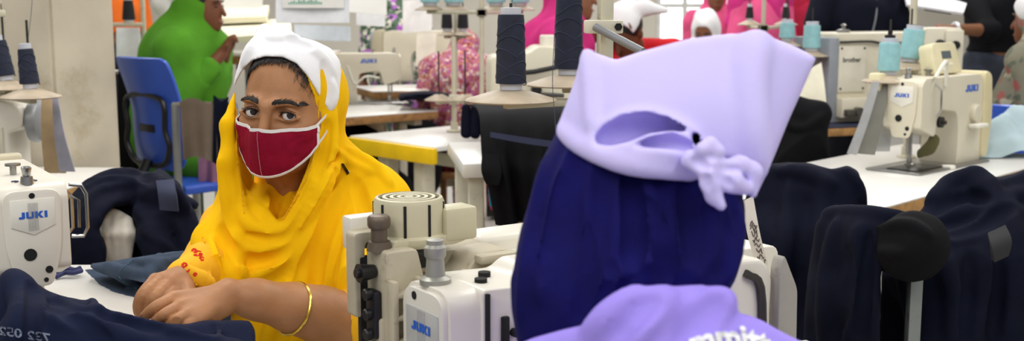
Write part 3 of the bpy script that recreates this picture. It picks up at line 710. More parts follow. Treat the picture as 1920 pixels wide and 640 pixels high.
def lockstitch(name, label, loc, rz, group=None, body=None, logo=True, knob=True, hw=None, panel=None, handwheel=True, scale=1.):
    """flat-bed machine: x runs from the needle end (0) to the handwheel, the operator is on -y, z up from the table"""
    body = body or M_cream
    t = thing(name, label, 'sewing machine', loc, (0, 0, rz), group); t.scale = (scale,) * 3
    m = MB()
    out = rpoly([(.0, .135, .012), (.0, .268, .022), (.018, .288, .012), (.40, .288, .03), (.405, .22), (.405, .04), (.41, .002, .004), (.245, .002, .004), (.25, .12, .05), (.235, .175, .045), (.115, .188, .02), (.098, .125, .012), (.09, .105, .01)], .01)
    m.prism(out, .125, .018, seg=4); m.build('arm_body', body, t)
    m = MB(); m.box((.19, 0, .004), (.47, .18, .007), .003); m.build('bed', M_steel, t)
    # face plate on the needle end
    fp = MB(); fp.prism(rpoly([(-.05, .28, .025), (.05, .28, .025), (.046, .17, .03), (.028, .105, .012), (-.028, .105, .012), (-.046, .17, .03)]), .008, .003, M=Matrix.Translation((-.002, 0, 0)) @ Matrix.Rotation(-math.pi / 2, 4, 'Z'))
    f = fp.build('face_plate', body, t)
    b = MB(); b.prism(shield(.074, .064), .002, .0005, M=Matrix.Translation((-.007, 0, .232)) @ Matrix.Rotation(-math.pi / 2, 4, 'Z')); b.build('badge', M_btn, f)
    if logo:
        juki(Matrix.Translation((-.0085, 0, .236)) @ Matrix.Rotation(-math.pi / 2, 4, 'Z') @ Matrix.Rotation(math.pi / 2, 4, 'X'), .0155).build('logo', M_blue, f)
        juki(Matrix.Translation((.325, -.0632, .245)) @ Matrix.Rotation(math.pi / 2, 4, 'X'), .028).build('logo', M_blue, t)
    for (y, z, r) in [(0, .27, .005), (.008, .165, .011), (-.022, .135, .0065), (-.016, .117, .004)]:
        MB().cyl((-.0075, y, z), (-.004, y, z), r, n=14).build('hole', M_hole, f)
    # needle bar, presser foot, levers
    m = MB(); m.cyl((.045, 0, .05), (.045, 0, .12), .005, n=10); m.cyl((.045, 0, .012), (.045, 0, .05), .0016, n=6); m.build('needle_bar', M_steel, t)
    m = MB(); m.cyl((.062, .0, .03), (.062, .0, .12), .005, n=10); m.box((.055, -.006, .018), (.02, .03, .006), .002); m.box((.058, 0, .028), (.016, .012, .018), .003); m.build('presser_foot', M_steel, t)
    m = MB(); m.lathe([(0, 0), (.017, 0), (.017, .004), (.008, .006), (.017, .008), (.017, .012), (.006, .013), (.006, .024), (0, .025)], 18, Matrix.Translation((.115, -.062, .15)) @ Matrix.Rotation(math.pi / 2, 4, 'X')); m.build('tension_dial', M_dsteel, t)
    m = MB(); m.tube([(.075, -.066, .27), (.075, -.085, .25), (.078, -.085, .19), (.082, -.07, .17)], .003, 6); m.build('take_up_guard', M_steel, t)
    m = MB(); m.cyl((.028, 0, .285), (.028, 0, .30), .012, .010, 14); m.cyl((.028, 0, .30), (.028, 0, .318), .007, .009, 14, bev=.002); m.build('presser_screw', M_steel, t)
    m = MB(); m.cyl((.15, 0, .285), (.15, 0, .305), .006, n=10); m.cyl((.15, 0, .305), (.15, 0, .309), .014, n=12); m.build('thread_pin', M_steel, t)
    m = MB(); m.lathe([(0, 0), (.026, 0), (.028, .003), (.028, .016), (.024, .02), (0, .02)], 24, Matrix.Translation((.345, -.06, .165)) @ Matrix.Rotation(math.pi / 2, 4, 'X')); m.build('stitch_dial', body, t)
    m = MB(); m.box((.34, -.085, .125), (.075, .035, .012), .004); m.build('reverse_lever', M_btn, t)
    if handwheel:
        m = MB(); m.prism(rpoly([(.0, .012, .01), (.0, .30, .04), (.055, .29, .045), (.075, .15, .05), (.05, .012, .02)]), .135, .02, M=Matrix.Translation((.405, 0, 0)), seg=3); m.build('motor_cover', hw or M_beige, t)
        m = MB(); m.lathe([(0, 0), (.05, 0), (.06, .008), (.06, .022), (.05, .028), (.03, .02), (0, .02)], 28, Matrix.Translation((.455, 0, .225)) @ Matrix.Rotation(math.pi / 2, 4, 'Y')); m.build('handwheel', M_grey, t)
    if panel:
        q = MB(); q.prism(rpoly([(-.09, 0), (.09, 0), (.078, .10, .02), (-.078, .10, .02)], .008), .05, .006, M=Matrix.Translation((.245, 0, .288)) @ Matrix.Rotation(-.25, 4, 'X')); p = q.build('control_panel', mat('panel_cream', 'DED5B0', .4), t)
        MB().box((.0, 0, 0), (.06, .003, .024), M=Matrix.Translation((.245, -.0095, .352)) @ Matrix.Rotation(-.25, 4, 'X')).build('display', M_lcd, p)
        for i in range(6): MB().box((0, 0, 0), (.012, .004, .008), .001, M=Matrix.Translation((.21 + .02 * (i % 4), -.0175 - .0036 * (i // 4), .322 - .014 * (i // 4))) @ Matrix.Rotation(-.25, 4, 'X')).build('button', M_btn, p)
    return t
def plank_top(name, cx, cy, sx, sy, rz, label, cat='table', z=TABLE, th=.04, legs=True, top=None, edge=None, group=None, inset=.08):
    t = thing(name, label, cat, (cx, cy, 0), (0, 0, rz), group)
    MB().box((0, 0, z - th / 2 - .003), (sx, sy, th - .006), .003).build('table_edge', edge or M_wood, t)
    MB().box((0, 0, z - .003), (sx - .002, sy - .002, .006), .002).build('table_top', top or M_top, t)
    if legs:
        for x in (-1, 1):
            m = MB(); X = x * (sx / 2 - inset)
            m.box((X, 0, .02), (.06, sy * .8, .04), .006); m.box((X, 0, z / 2), (.05, .07, z - th), .006); m.box((X, 0, z - th - .02), (.05, sy * .7, .03), .004); m.build('leg_frame', M_leg, t)
        m = MB(); m.box((0, sy * .1, .25), (sx - 2 * inset, .04, .05), .005); m.build('cross_bar', M_leg, t)
    return t
# ------------------------------------------------------------------ machines around the two women
def zof(py, d): return P(0, py, d)[2]
q = P(62, 430, 1.87)
lm = lockstitch('sewing_machine', 'white sewing machine with blue lettered shield badge in the left foreground', (q[0], q[1], TABLE), math.radians(124), body=M_creamw, scale=.93, handwheel=True)
m = MB()                                                  # striped panel lines, thread guard and scribbled number on this one
for i in range(7): m.box((-.0092, -.0075 + .0025 * i, .233), (.0004, .0005, .05))
m.build('badge_stripes', M_grey, lm)
m = MB(); m.tube([(.012, -.067, .282), (.012, -.088, .278), (.012, -.096, .262), (.012, -.096, .20), (.012, -.088, .185), (.012, -.067, .187)], .0035, 8); m.tube([(.02, -.07, .26), (.02, -.085, .25), (.02, -.083, .2)], .0028, 6); m.build('thread_guard', M_steel, lm)
m = MB(); m.tube([(.03, .066, .115), (.03, .10, .115), (.05, .112, .112), (.09, .112, .112), (.10, .066, .112)], .0035, 8); m.build('knee_lifter_wire', M_steel, lm)
v, f = text('956', .03, .0004); MB().add(v, f, Matrix.Translation((.05, .0, .2892)) @ Matrix.Rotation(math.radians(-90), 4, 'Z')).build('pencil_mark', mat('ink', '26264A', .8), lm)
# table of the woman in yellow
plank_top('work_table', -1.22, 1.92, 1.26, 1.0, 0, 'white topped worktable beneath the left foreground sewing machine')
# ---- low table with the two heads between the women
ZT = .70
plank_top('machine_table', .24, 1.80, .92, .5, math.radians(20), 'table carrying the beige and white machines between the two women', z=ZT)
R35 = math.radians(34)
q = P(806, 520, 1.66); fa = thing('sewing_machine', 'beige cast sewing machine with round slotted motor on top, right of the yellow sleeve', 'sewing machine', (q[0], q[1], ZT), (0, 0, R35))
M_b2 = mat('beige_cast', 'B7AE97', .5, var=.06, scale=8, dirt='8C8064', dscale=16, dth=.58, bump=.15, bscale=120)
h1 = zof(462, 1.7) - ZT; h2 = zof(452, 1.74) - ZT
m = MB(); m.prism(rpoly([(-.068, 0, .004), (.15, 0, .004), (.15, h2 - .01, .02), (.085, h2 - .012, .02), (.062, h1 - .045, .02), (-.005, h1 - .045, .012), (-.018, h1 + .008, .008), (-.068, h1 + .008, .006)]), .065, .006, M=Matrix.Translation((0, .036, 0)), seg=3); m.box((.1, .10, h2 * .5), (.10, .07, h2 - .03), .01)
for z0 in (.10, .14, .18, .215, .248): m.box((.042, -.003, z0), (.21, .022, .008), .003)
for x0 in (-.063, -.02, .06, .145): m.box((x0, -.003, .12), (.010, .022, .30), .003)
m.box((.03, -.003, h1 - .052), (.10, .022, .012), .004); m.box((.115, -.003, h2 - .02), (.07, .022, .014), .004)
m.box((-.068, .036, .11), (.012, .045, .20), .004)
m.build('cast_body', M_b2, fa)
m = MB(); m.prism(rpoly([(-.088, h1 - .10, .006), (-.07, h1 - .10), (-.07, h1 + .012), (-.028, h1 + .012), (-.028, h1 + .027, .004), (-.088, h1 + .027, .008)]), .030, .004, M=Matrix.Translation((0, .082, 0))); m.build('side_cover', M_b2, fa)
MB().box((-.055, .072, h1 * .62), (.05, .012, h1 * .7), .003).build('black_gap_fill', M_black, fa)  # black block added to stand for the dark gap between cover and column
m = MB(); m.box((-.045, .11, h1 + .02), (.07, .03, .05), .004); m.build('rear_bracket', M_creamw, fa)
m = MB(); m.cyl((-.062, .038, h1 + .005), (-.062, .038, h1 + .018), .019, .016, 18); m.cyl((-.062, .038, h1 + .018), (-.062, .038, h1 + .040), .012, n=18); m.lathe([(.015, .038), (.017, .042), (.017, .052), (.014, .056), (0, .057)], 20, Matrix.Translation((-.062, .038, h1))); m.build('pressure_screw', mat('bronze_screw', '6A5D50', .45, .5), fa)
m = MB(); m.box((-.074, .035, .215), (.014, .03, .072), .005)
for z0 in (.185, .215, .245): m.cyl((-.09, .035, z0), (-.078, .035, z0), .009, n=14, bev=.002)
m.build('connector_block', M_black, fa)
m = MB(); m.cyl((-.095, .04, h1 - .026), (-.07, .04, h1 - .026), .014, .010, 16); m.cyl((-.10, .04, h1 - .026), (-.094, .04, h1 - .026), .007, n=12); m.build('tension_knob', M_black, fa)
m = MB(); m.cyl((-.085, .035, .16), (-.07, .035, .16), .014, n=16, bev=.002); m.build('bolt_head', M_steel, fa)
zc0, zc1 = h1 - .03, zof(440, 1.78) - ZT; mc = (.008, .075)
m = MB(); m.cyl((mc[0], mc[1], zc0), (mc[0], mc[1], zc1 + .005), .042, n=36); m.box((.0, .06, h1 - .008), (.06, .06, .02), .004); m.build('drive_coupling', M_black, fa)
zt = zof(358, 1.76) - ZT; Hm = zt - zc1
mo = MB(); mo.lathe([(.030, 0), (.054, .0), (.058, .006), (.058, .014), (.0535, .018), (.0535, Hm - .008), (.0505, Hm - .001), (.046, Hm), (.046, Hm - .006), (.0, Hm - .006)], 48, Matrix.Translation((mc[0], mc[1], zc1)))
for i in range(4): mo.lathe([(.040 - .011 * i, Hm - .006), (.040 - .011 * i, Hm), (.035 - .011 * i, Hm), (.035 - .011 * i, Hm - .006)], 36, Matrix.Translation((mc[0], mc[1], zc1)))
mo.prism(rpoly([(-.058, 0), (.05, -.0), (.07, .004), (.07, .016), (-.05, .016)], .004), .10, .004, M=Matrix.Translation((mc[0], mc[1], zc1)))
mo.box((mc[0] + .062, mc[1] - .03, zc1 + Hm * .42), (.056, .045, Hm * .72), .006)
mot = mo.build('motor_housing', mat('motor_beige', 'C3BC9E', .42, var=.04, dirt='9A906C', dscale=14, dth=.62), fa)
for k in range(8):
    a = math.radians(-205 + 40 * k)
    MB().box((.0530 * math.cos(a), .0530 * math.sin(a), Hm * .56), (.003, .0042, Hm * .70), M=Matrix.Translation((mc[0], mc[1], zc1)), rot=(0, 0, a)).build('vent_slot', M_hole, mot)
m = MB()
for i in range(4): m.lathe([(.0455 - .011 * i, Hm - .0055), (.0455 - .011 * i + .0, Hm - .0045), (.0405 - .011 * i, Hm - .0045), (.0405 - .011 * i, Hm - .0055)], 36, Matrix.Translation((mc[0], mc[1], zc1)))
m.build('vent_ring', M_hole, mot)
ha = zof(428, 1.9) - ZT
m = MB(); m.box((.32, .14, ha / 2), (.34, .075, ha), .012, seg=3); m.box((.33, .055, ha * .46), (.30, .12, ha * .90), .012, seg=3)
for i in range(5): m.box((.195 + .06 * i, -.006, ha * .76), (.008, .012, ha * .26), .003)
m.box((.33, -.006, ha * .90), (.29, .012, .012), .004); m.box((.33, -.006, ha * .63), (.29, .012, .01), .003)
arm = m.build('arm', M_creamw, fa)
for x0, y0 in ((.215, .035), (.27, .045)): MB().cyl((x0, y0, ha * .905), (x0, y0, ha * .912), .009, n=16).build('screw', M_hole, arm)
# ---- nearer white head with the rounded nose plate
q = P(846, 600, 1.50); fb = thing('sewing_machine', 'white sewing machine with rounded nose plate in front of the beige cast machine', 'sewing machine', (q[0], q[1], ZT), (0, 0, R35))
hb = zof(548, 1.5) - ZT
m = MB(); m.prism(rpoly([(.05, 0, .004), (.62, 0, .004), (.62, hb - .01, .02), (.30, hb + .004, .03), (.16, hb + .006, .012), (.14, hb - .008, .01), (.05, hb - .004, .01)]), .125, .02, M=Matrix.Translation((0, .065, 0)), seg=4); m.build('arm_body', M_creamw, fb)
TF = Matrix.Translation((0, .065, 0)) @ Matrix.Rotation(-math.pi / 2, 4, 'Z')
m = MB(); m.prism(rpoly([(-.062, hb - .004, .034), (.058, hb - .004, .034), (.062, .0, .002), (-.062, .0, .002)], .01, 7), .052, .007, M=Matrix.Translation((.028, 0, 0)) @ TF, seg=3); nb_ = m.build('head_casting', M_creamw, fb)
m = MB(); m.prism(rpoly([(-.057, hb - .010, .030), (.053, hb - .010, .030), (.057, .004, .002), (-.057, .004, .002)], .01, 7), .012, .004, M=TF, seg=3); fpl = m.build('face_plate', mat('plate_enamel', 'DDD9CE', .3, var=.03, scale=7, dirt='A79C84', dscale=18, dth=.66), fb)
m = MB(); m.prism(rpoly([(-.045, hb - .036), (.043, hb - .036), (.045, .02), (-.045, .02)], .004), .003, .001, M=Matrix.Translation((-.0065, 0, 0)) @ TF); bd = m.build('badge', mat('badge_silver', 'C3C4C2', .35, .2), fpl)
juki(Matrix.Translation((-.0088, .067, hb - .062)) @ Matrix.Rotation(-math.pi / 2, 4, 'Z') @ Matrix.Rotation(math.pi / 2, 4, 'X'), .0165).build('logo', M_blue, bd)
m = MB()
for i in range(6): m.box((-.0081, .0565 + .004 * i, hb - .07), (.0004, .0006, .062))
m.build('badge_stripes', M_grey, bd)
for y0, z0, r in ((.088, hb - .021, .0058),): MB().cyl((-.0075, y0, z0), (-.004, y0, z0), r, n=14).build('hole', M_hole, fpl)
m = MB(); m.lathe([(.022, 0), (.022, .008), (.014, .012), (.012, .036), (.015, .040), (.0155, .052), (.012, .056), (.012, .062), (.0, .063)], 20, Matrix.Translation((.02, .075, hb - .006))); m.build('pressure_screw', mat('worn_screw', '9C9C92', .4, .4), fb)
m = MB(); m.box((.085, -.001, .19), (.011, .008, .10), .002); m.box((.0575, .02, .14), (.006, .045, .27), .001); m.cyl((.10, -.006, .215), (.10, .002, .215), .006, n=12); m.build('lever_slot', M_hole, fb)
m = MB(); m.cyl((.135, -.012, .235), (.135, .003, .235), .013, .015, 18); m.cyl((.135, -.018, .235), (.135, -.01, .235), .007, n=12); m.build('tension_dial', M_dsteel, fb)
m = MB(); m.tube([(.185, -.004, .25), (.185, -.016, .248), (.185, -.018, .19), (.185, -.004, .185)], .004, 8); m.build('wire_loop', M_steel, fb)
for x0, y0 in ((.075, .045), (.10, .075), (.21, .07)): MB().cyl((x0, y0, hb - .012), (x0, y0, hb + .0005 + .007 * (x0 > .2)), .009, n=16).build('oil_cap', M_hole, fb)
m = MB(); m.tube([(-.02, .02, -.0 + .02), (-.03, .0, .06), (-.015, -.01, .10)], .006, 8); m.build('hose', M_btn, fb)
# ------------------------------------------------------------------ people
def nrm(v): v = A(v, float); return v / (np.linalg.norm(v) + 1e-12)
def hand(S, wr, d, up, sc=1., curl=.5, side=1):
    d, up = nrm(d), nrm(up); lat = np.cross(d, up) * side
    pc = wr + d * .085 * sc
    for j in range(4):
        o = (j - 1.5) * .019 * sc; b = wr + d * (.085 - .004 * abs(j - 1)) * sc + lat * o
        S.cone(wr, b, .019 * sc, .0115 * sc, k=.01)
        L = (.072, .08, .076, .06)[j] * sc; a = d * math.cos(curl) - up * math.sin(curl); e = d * math.cos(2 * curl) - up * math.sin(2 * curl)
        m = b + a * L * .5; S.chain([b, m, m + e * L * .5], [.0105 * sc, .0092 * sc, .0075 * sc], k=.002)
    t = wr + d * .03 * sc - lat * .025 * sc; S.chain([wr + d * .015 * sc, t, t + (d * .8 - lat * .35 - up * .3) * .035 * sc, t + (d * .95 - up * .35) * .065 * sc], [.016 * sc, .014 * sc, .0115 * sc, .009 * sc], k=.004)
def skinmat(h): return mat('skin_' + h, h, .5, var=.06, scale=20, spec=.35)
SK = ['7A4E36', '8A5A40', '6B4430', '94654A']
def figure(name, label, loc, rz, J, skin='7A4E36', top=None, bottom=None, scarf=None, hairc=True, look=(0, 0), h=.007, sleeve=.5, puff=1., group=None, extra=None, face=True, hem=None):
    """person facing local -y; J gives joints in local metres"""
    t = thing('person' if name is None else name, label, 'person', loc, (0, 0, rz), group)
    d = dict(hip=(0, 0, .92), chest=(0, 0, 1.28), neck=(0, 0, 1.46), head=(0, -.03, 1.60), shL=(.17, 0, 1.40), shR=(-.17, 0, 1.40), elL=(.22, -.02, 1.12), elR=(-.22, -.02, 1.12), wrL=(.2, -.16, .93), wrR=(-.2, -.16, .93), knL=(.1, -.02, .5), knR=(-.1, -.02, .5), anL=(.1, 0, .07), anR=(-.1, 0, .07), hL=(0, -.6, -.8), hR=(0, -.6, -.8), uL=(0, -.6, .6), uR=(0, -.6, .6), curl=.5)
    d.update(J); q = {k: (A(v, float) if k != 'curl' else v) for k, v in d.items()}
    allp = A([q[k] for k in ('hip', 'chest', 'head', 'shL', 'shR', 'elL', 'elR', 'wrL', 'wrR', 'knL', 'knR', 'anL', 'anR')])
    S = Sculpt.around(allp, .22, h)
    Rl = np.array(Euler((math.radians(look[1]), 0, math.radians(look[0]))).to_matrix())
    hd = lambda x, y, z: q['head'] + Rl @ A([x, y, z])
    S.ell(hd(0, .012, .03), (.074, .095, .092), Rl, k=0); S.ell(hd(0, -.03, -.04), (.06, .06, .07), Rl, k=.03); S.ell(hd(0, -.05, -.09), (.03, .035, .025), Rl, k=.03)
    S.cone(hd(0, -.088, .01), hd(0, -.108, -.035), .008, .011, k=.012)
    S.cone(hd(-.04, -.08, .025), hd(.04, -.08, .025), .007, k=.014); S.cone(hd(-.014, -.088, -.068), hd(.014, -.088, -.068), .007, k=.006)
    for sx in (-1, 1): S.ell(hd(sx * .032, -.092, .004), (.014, .009, .008), Rl, k=.014, mode=-1); S.ell(hd(sx * .072, .015, -.01), (.008, .018, .03), Rl, k=.006)
    S.cone(hd(0, .015, -.05), q['neck'] - [0, 0, .03], .052, .06, k=.02)
    C = Sculpt.around(allp, .22, h) if top else None
    for F, o in ((S, 0.), (C, .014 * puff)):
        if F is None: continue
        F.cone(q['shL'], q['shR'], .055 + o, k=.03); F.cone(q['chest'] + [.05, 0, 0], q['chest'] - [.05, 0, 0], .115 + o, k=.06); F.cone(q['chest'], q['hip'] + [0, 0, .08], .12 + o, .12 + o, k=.06)
        F.cone(q['hip'] + [.06, 0, 0], q['hip'] - [.06, 0, 0], .12 + o * 1.3, k=.06)
    if C is not None:
        C.cone(q['neck'] - [0, 0, .06], q['neck'] - [0, 0, .03], .075, .066, k=.02)
    for s_ in 'LR':
        sh, el, wr = q['sh' + s_], q['el' + s_], q['wr' + s_]
        S.chain([sh, el, wr], [.05, .04, .027], k=.02); hand(S, wr, q['h' + s_], q['u' + s_], 1., q['curl'], 1 if s_ == 'L' else -1)
        hp_ = q['hip'] + [.09 if s_ == 'L' else -.09, 0, -.03]
        S.chain([hp_, q['kn' + s_], q['an' + s_]], [.085, .055, .038], k=.03); an = q['an' + s_]; S.cone(an, an + [0, -.13, -.035], .04, .03, k=.02)
        if C is not None:
            if sleeve <= 1: e = sh + (el - sh) * sleeve; C.cone(sh, e, .066 * puff, .062 * puff, k=.02)
            else: e = el + (wr - el) * (sleeve - 1); C.chain([sh, el, e], [.066 * puff, .056 * puff, .045 * puff], k=.02)
    S.build('body', skinmat(skin), t, smooth=2, world=False)
    if hem: C.op(lambda p: p[..., 2] - hem, C.lo, [C.lo[0] + C.h * C.n[0], C.lo[1] + C.h * C.n[1], hem], .004, -1)
    nz = lambda v: .006 * np.sin(v[:, 2] * 38 + 5 * vnoise(v, 9, 4)) * (np.abs(vnoise(v, 7, 2))) + .004 * vnoise(v, 22, 6)
    if C is not None: C.build('top', top, t, smooth=2, disp=nz, world=False)
    if bottom is not None:
        L = Sculpt.around(A([q[k] for k in ('hip', 'knL', 'knR', 'anL', 'anR')]), .22, h * 1.6)
        for s_ in 'LR':
            hp_ = q['hip'] + [.09 if s_ == 'L' else -.09, 0, -.03]; L.chain([hp_, q['kn' + s_], q['an' + s_]], [.102, .075, .058], k=.04)
        L.cone(q['hip'] + [.05, 0, .02], q['hip'] - [.05, 0, -.02], .135, k=.05); L.build('trousers', bottom, t, smooth=2, disp=nz, world=False)
        for s_ in 'LR':
            an = q['an' + s_]; MB().prism(rpoly([(-.05, -.06), (.17, -.06), (.16, -.02, .02), (.04, .02, .02), (-.05, .02)], .01), .085, .012, M=Matrix.Translation(Vector(an)) @ Matrix.Rotation(-math.pi / 2, 4, 'Z')).build('shoe', mat('shoe', '26201C', .6), t)
    if hairc:
        Hh = Sculpt(q['head'] - .17, q['head'] + .17, h * .8); Hh.ell(hd(0, .018, .036), (.080, .098, .095), Rl, k=0)
        Hh.op(lambda p: ((p - q['head']) @ Rl)[..., 2] * .7 + .02 - ((p - q['head']) @ Rl)[..., 1] * -.7 - .05 + .02, q['head'] - .17, q['head'] + .17, .004, -1) if False else Hh.ell(hd(0, -.085, -.035), (.085, .075, .10), Rl, k=.01, mode=-1)
        Hh.build('hair', M_hair, t, smooth=2, world=False)
    if face:
        for sx in (-1, 1):
            e = MB(); e.lathe([(0, .004), (.006, .003), (.011, 0), (0, -.004)], 12, Matrix.Translation(Vector(hd(sx * .032, -.0855, .004))) @ Matrix(Rl.tolist()).to_4x4() @ Matrix.Rotation(math.pi / 2, 4, 'X') @ Matrix.Diagonal((1, .5, 1, 1))); e.build('eye', M_iris, t)
            b = MB(); b.tube([hd(sx * .015, -.0905, .023), hd(sx * .032, -.091, .029), hd(sx * .048, -.081, .024)], [.003, .0035, .002], 6); b.build('eyebrow', M_brow, t)
        m = MB(); m.tube([hd(-.022, -.090, -.068), hd(0, -.097, -.067), hd(.022, -.090, -.068)], [.003, .005, .003], 6, flat=.7); m.build('lips', mat('lips', '8E4A42', .5), t)
    if extra: extra(t, q, hd, Rl, S, C)
    return t
# ------------------------------------------------------------------ woman with her back to the camera
M_lav = mat('lavender_cotton_lit', 'CFC6FA', .85, var=.03, scale=5, weave=.3, bscale=380)  # cap tint made paler for the light falling on its top
M_shirt = mat('lavender_shirt_dim', '9F8DE8', .85, var=.04, scale=5, weave=.3, bscale=380)  # similar cloth to the cap, painted deeper where less light falls
M_veil = mat('indigo_gauze', '131152', .85, var=.25, scale=14, weave=.4, bscale=500)
U = thing('woman', 'woman seen from behind in pale lavender cap, dark indigo veil and lavender shirt', 'person', P(1220, 560, 1.15) * [1, 1, 0])
hc = P(1222, 300, 1.19)
B = Sculpt((hc[0] - .33, hc[1] - .25, .02), (hc[0] + .35, hc[1] + .75, 1.5), .009)
B.ell(hc, (.078, .098, .115), k=0); B.ell(hc + [-.02, .06, -.06], (.055, .05, .06), k=.03); B.cone(hc - [0, 0, .08], P(1215, 560, 1.2), .055, .06, k=.02)
nk = P(1220, 700, 1.20)
B.cone(nk + [-.15, 0, -.06], nk + [.15, 0, -.06], .05, k=.03); B.cone(nk - [0, 0, .08], nk + [.0, .02, -.52], .11, .13, k=.05)
for sx in (-1, 1):
    B.chain([nk + [sx * .17, 0, -.07], nk + [sx * .22, .10, -.30], nk + [sx * .12, .34, -.33]], [.048, .04, .028], k=.02); hand(B, nk + [sx * .12, .34, -.33], (-.2 * sx, 1, -.1), (0, 0, 1), 1, .4, sx)
    B.chain([nk + [sx * .09, .02, -.55], nk + [sx * .11, .42, -.56], A([nk[0] + sx * .11, nk[1] + .40, .08])], [.09, .06, .04], k=.03); B.cone((nk[0] + sx * .11, nk[1] + .4, .06), (nk[0] + sx * .11, nk[1] + .53, .05), .04, .03, k=.02)
B.build('body', M_skin, U)
V = Sculpt.around([P(950, 90, 1.0), P(1440, 90, 1.3), P(950, 670, 1.0), P(1440, 670, 1.3)], .02, .0034)
V.ell(P(1225, 300, 1.215), (.100, .105, .115), k=0); V.cone(P(1195, 400, 1.155), P(1180, 490, 1.145), .113, .109, k=.05)
V.cone(P(1130, 330, 1.16), P(1060, 520, 1.12), .07, .052, k=.05); V.cone(P(1060, 520, 1.12), P(1035, 640, 1.09), .05, .040, k=.04); V.cone(P(1090, 560, 1.11), P(1200, 640, 1.10), .06, .06, k=.04)
V.cone(P(1330, 400, 1.15), P(1345, 490, 1.14), .034, .032, k=.04); V.cone(P(1230, 520, 1.14), P(1240, 640, 1.12), .10, .09, k=.04)
V.polycut([(1000, 60), (1560, 60), (1420, 345), (1250, 318), (1135, 290), (1052, 240)], .8, 1.095, k=.01)
V.polykeep([(1048, 232), (1022, 288), (1003, 330), (988, 385), (975, 430), (966, 480), (955, 525), (957, 580), (968, 660), (1300, 670), (1352, 570), (1378, 528), (1394, 480), (1399, 430), (1398, 385), (1385, 330), (1380, 90), (1080, 90)], k=.01)
for pp, r in [([(1110, 290), (1100, 380), (1105, 480), (1110, 590)], .007), ([(1070, 270), (1045, 350), (1030, 440), (1010, 560)], .008), ([(1160, 310), (1160, 400), (1150, 500), (1125, 590)], .009), ([(1205, 325), (1225, 400), (1235, 470), (1195, 540)], .010), ([(1262, 335), (1275, 400), (1280, 470), (1262, 530)], .008), ([(1305, 340), (1318, 400), (1318, 470), (1300, 530)], .008), ([(1345, 370), (1355, 430), (1345, 500)], .007), ([(1380, 380), (1385, 440), (1368, 520)], .006), ([(1020, 300), (1000, 400), (985, 500), (975, 600)], .006), ([(1130, 540), (1180, 500), (1230, 490)], .006)]:
    V.fold(pp, r, .008, .001)
for pp, r in [([(1212, 380), (1240, 430), (1252, 470), (1245, 520)], .006), ([(1285, 345), (1299, 410), (1300, 490)], .006), ([(1328, 390), (1332, 440), (1325, 505)], .006), ([(1095, 430), (1098, 520), (1085, 600)], .006), ([(1145, 500), (1135, 550), (1118, 595)], .005), ([(1180, 330), (1190, 420), (1185, 500)], .006), ([(1050, 330), (1035, 430), (1010, 520)], .006), ([(1366, 380), (1370, 440), (1358, 510)], .005)]:
    V.fold(pp, r, .006, -.001, mode=-1)
veil = V.build('indigo_veil', M_veil, U, smooth=2, disp=lambda v: .0010 * vnoise(v * [1, 1, .3], 90, 5) - .008 * np.abs(vnoise(v * [1, .5, .22], 42, 11)) - .002 * np.abs(vnoise(v * [1, .5, .2], 90, 15)))
# cap: kerchief stretched over the head with its corners out
K2 = Sculpt.around([P(1035, 50, 1.0), P(1545, 50, 1.3), P(1035, 400, 1.0), P(1545, 400, 1.3)], .03, .003)
K2.ell(P(1240, 215, 1.185), (.135, .135, .10), k=0); K2.cone(P(1300, 130, 1.17), P(1500, 115, 1.135), .07, .028, k=.05); K2.cone(P(1440, 130, 1.15), P(1400, 330, 1.13), .06, .022, k=.04); K2.cone(P(1120, 130, 1.17), P(1330, 110, 1.19), .055, .06, k=.05)
K2.cone(P(1070, 235, 1.15), P(1200, 290, 1.11), .03, .045, k=.04); K2.cone(P(1200, 285, 1.11), P(1340, 310, 1.11), .045, .04, k=.04)
K2.polykeep([(1097, 93), (1112, 97), (1155, 112), (1200, 96), (1290, 73), (1370, 63), (1435, 66), (1490, 87), (1530, 108), (1527, 118), (1480, 225), (1437, 330), (1418, 372), (1405, 365), (1380, 352), (1345, 342), (1320, 334), (1250, 327), (1190, 316), (1135, 298), (1085, 272), (1050, 250), (1047, 236), (1060, 200), (1078, 150), (1088, 108)], k=.007)
for pp, r, k, sk in [([(1100, 98), (1106, 150), (1110, 205), (1112, 250)], .004, .010, .001), ([(1112, 262), (1128, 238), (1165, 216), (1210, 210), (1255, 220), (1300, 246)], .004, .006, .0), ([(1420, 75), (1402, 140), (1408, 230), (1418, 320)], .007, .02, .002),
                     ([(1116, 268), (1150, 277), (1185, 268), (1220, 252), (1262, 246), (1300, 262)], .010, .010, .001), ([(1165, 288), (1210, 281), (1260, 283), (1312, 296)], .013, .014, .003), ([(1055, 246), (1110, 284), (1190, 312), (1310, 330)], .006, .012, .002)]:
    K2.fold(pp, r, k, sk)
p0 = K2.hit(1200, 235); dd = (p0 - CAM) @ FW
K2.polycut([(1114, 260), (1132, 238), (1166, 219), (1210, 213), (1254, 223), (1298, 248), (1262, 241), (1218, 246), (1182, 262), (1148, 271), (1122, 270)], .9, dd + .042, k=.003)
K2.polycut([(1192, 272), (1222, 259), (1262, 253), (1298, 270), (1302, 286), (1262, 277), (1220, 274)], .9, dd + .012, k=.006)
K2.polycut([(1297, 246), (1312, 256), (1316, 275), (1308, 287), (1303, 268)], .9, 1.3, k=.002); K2.polycut([(1340, 296), (1378, 300), (1374, 313), (1352, 322), (1340, 312)], .9, 1.3, k=.002)
k2 = K2.build('lavender_cap', M_lav, U, smooth=2, disp=lambda v: .0008 * vnoise(v, 40, 9) - .0016 * np.abs(vnoise(v * [1, 1, .6], 30, 19)))
N = Sculpt.around([P(1290, 250, 1.02), P(1440, 410, 1.10)], .04, .0022); dk = dd - .012
def q_(x, y, o=0.): return P(x, y, dk + o)
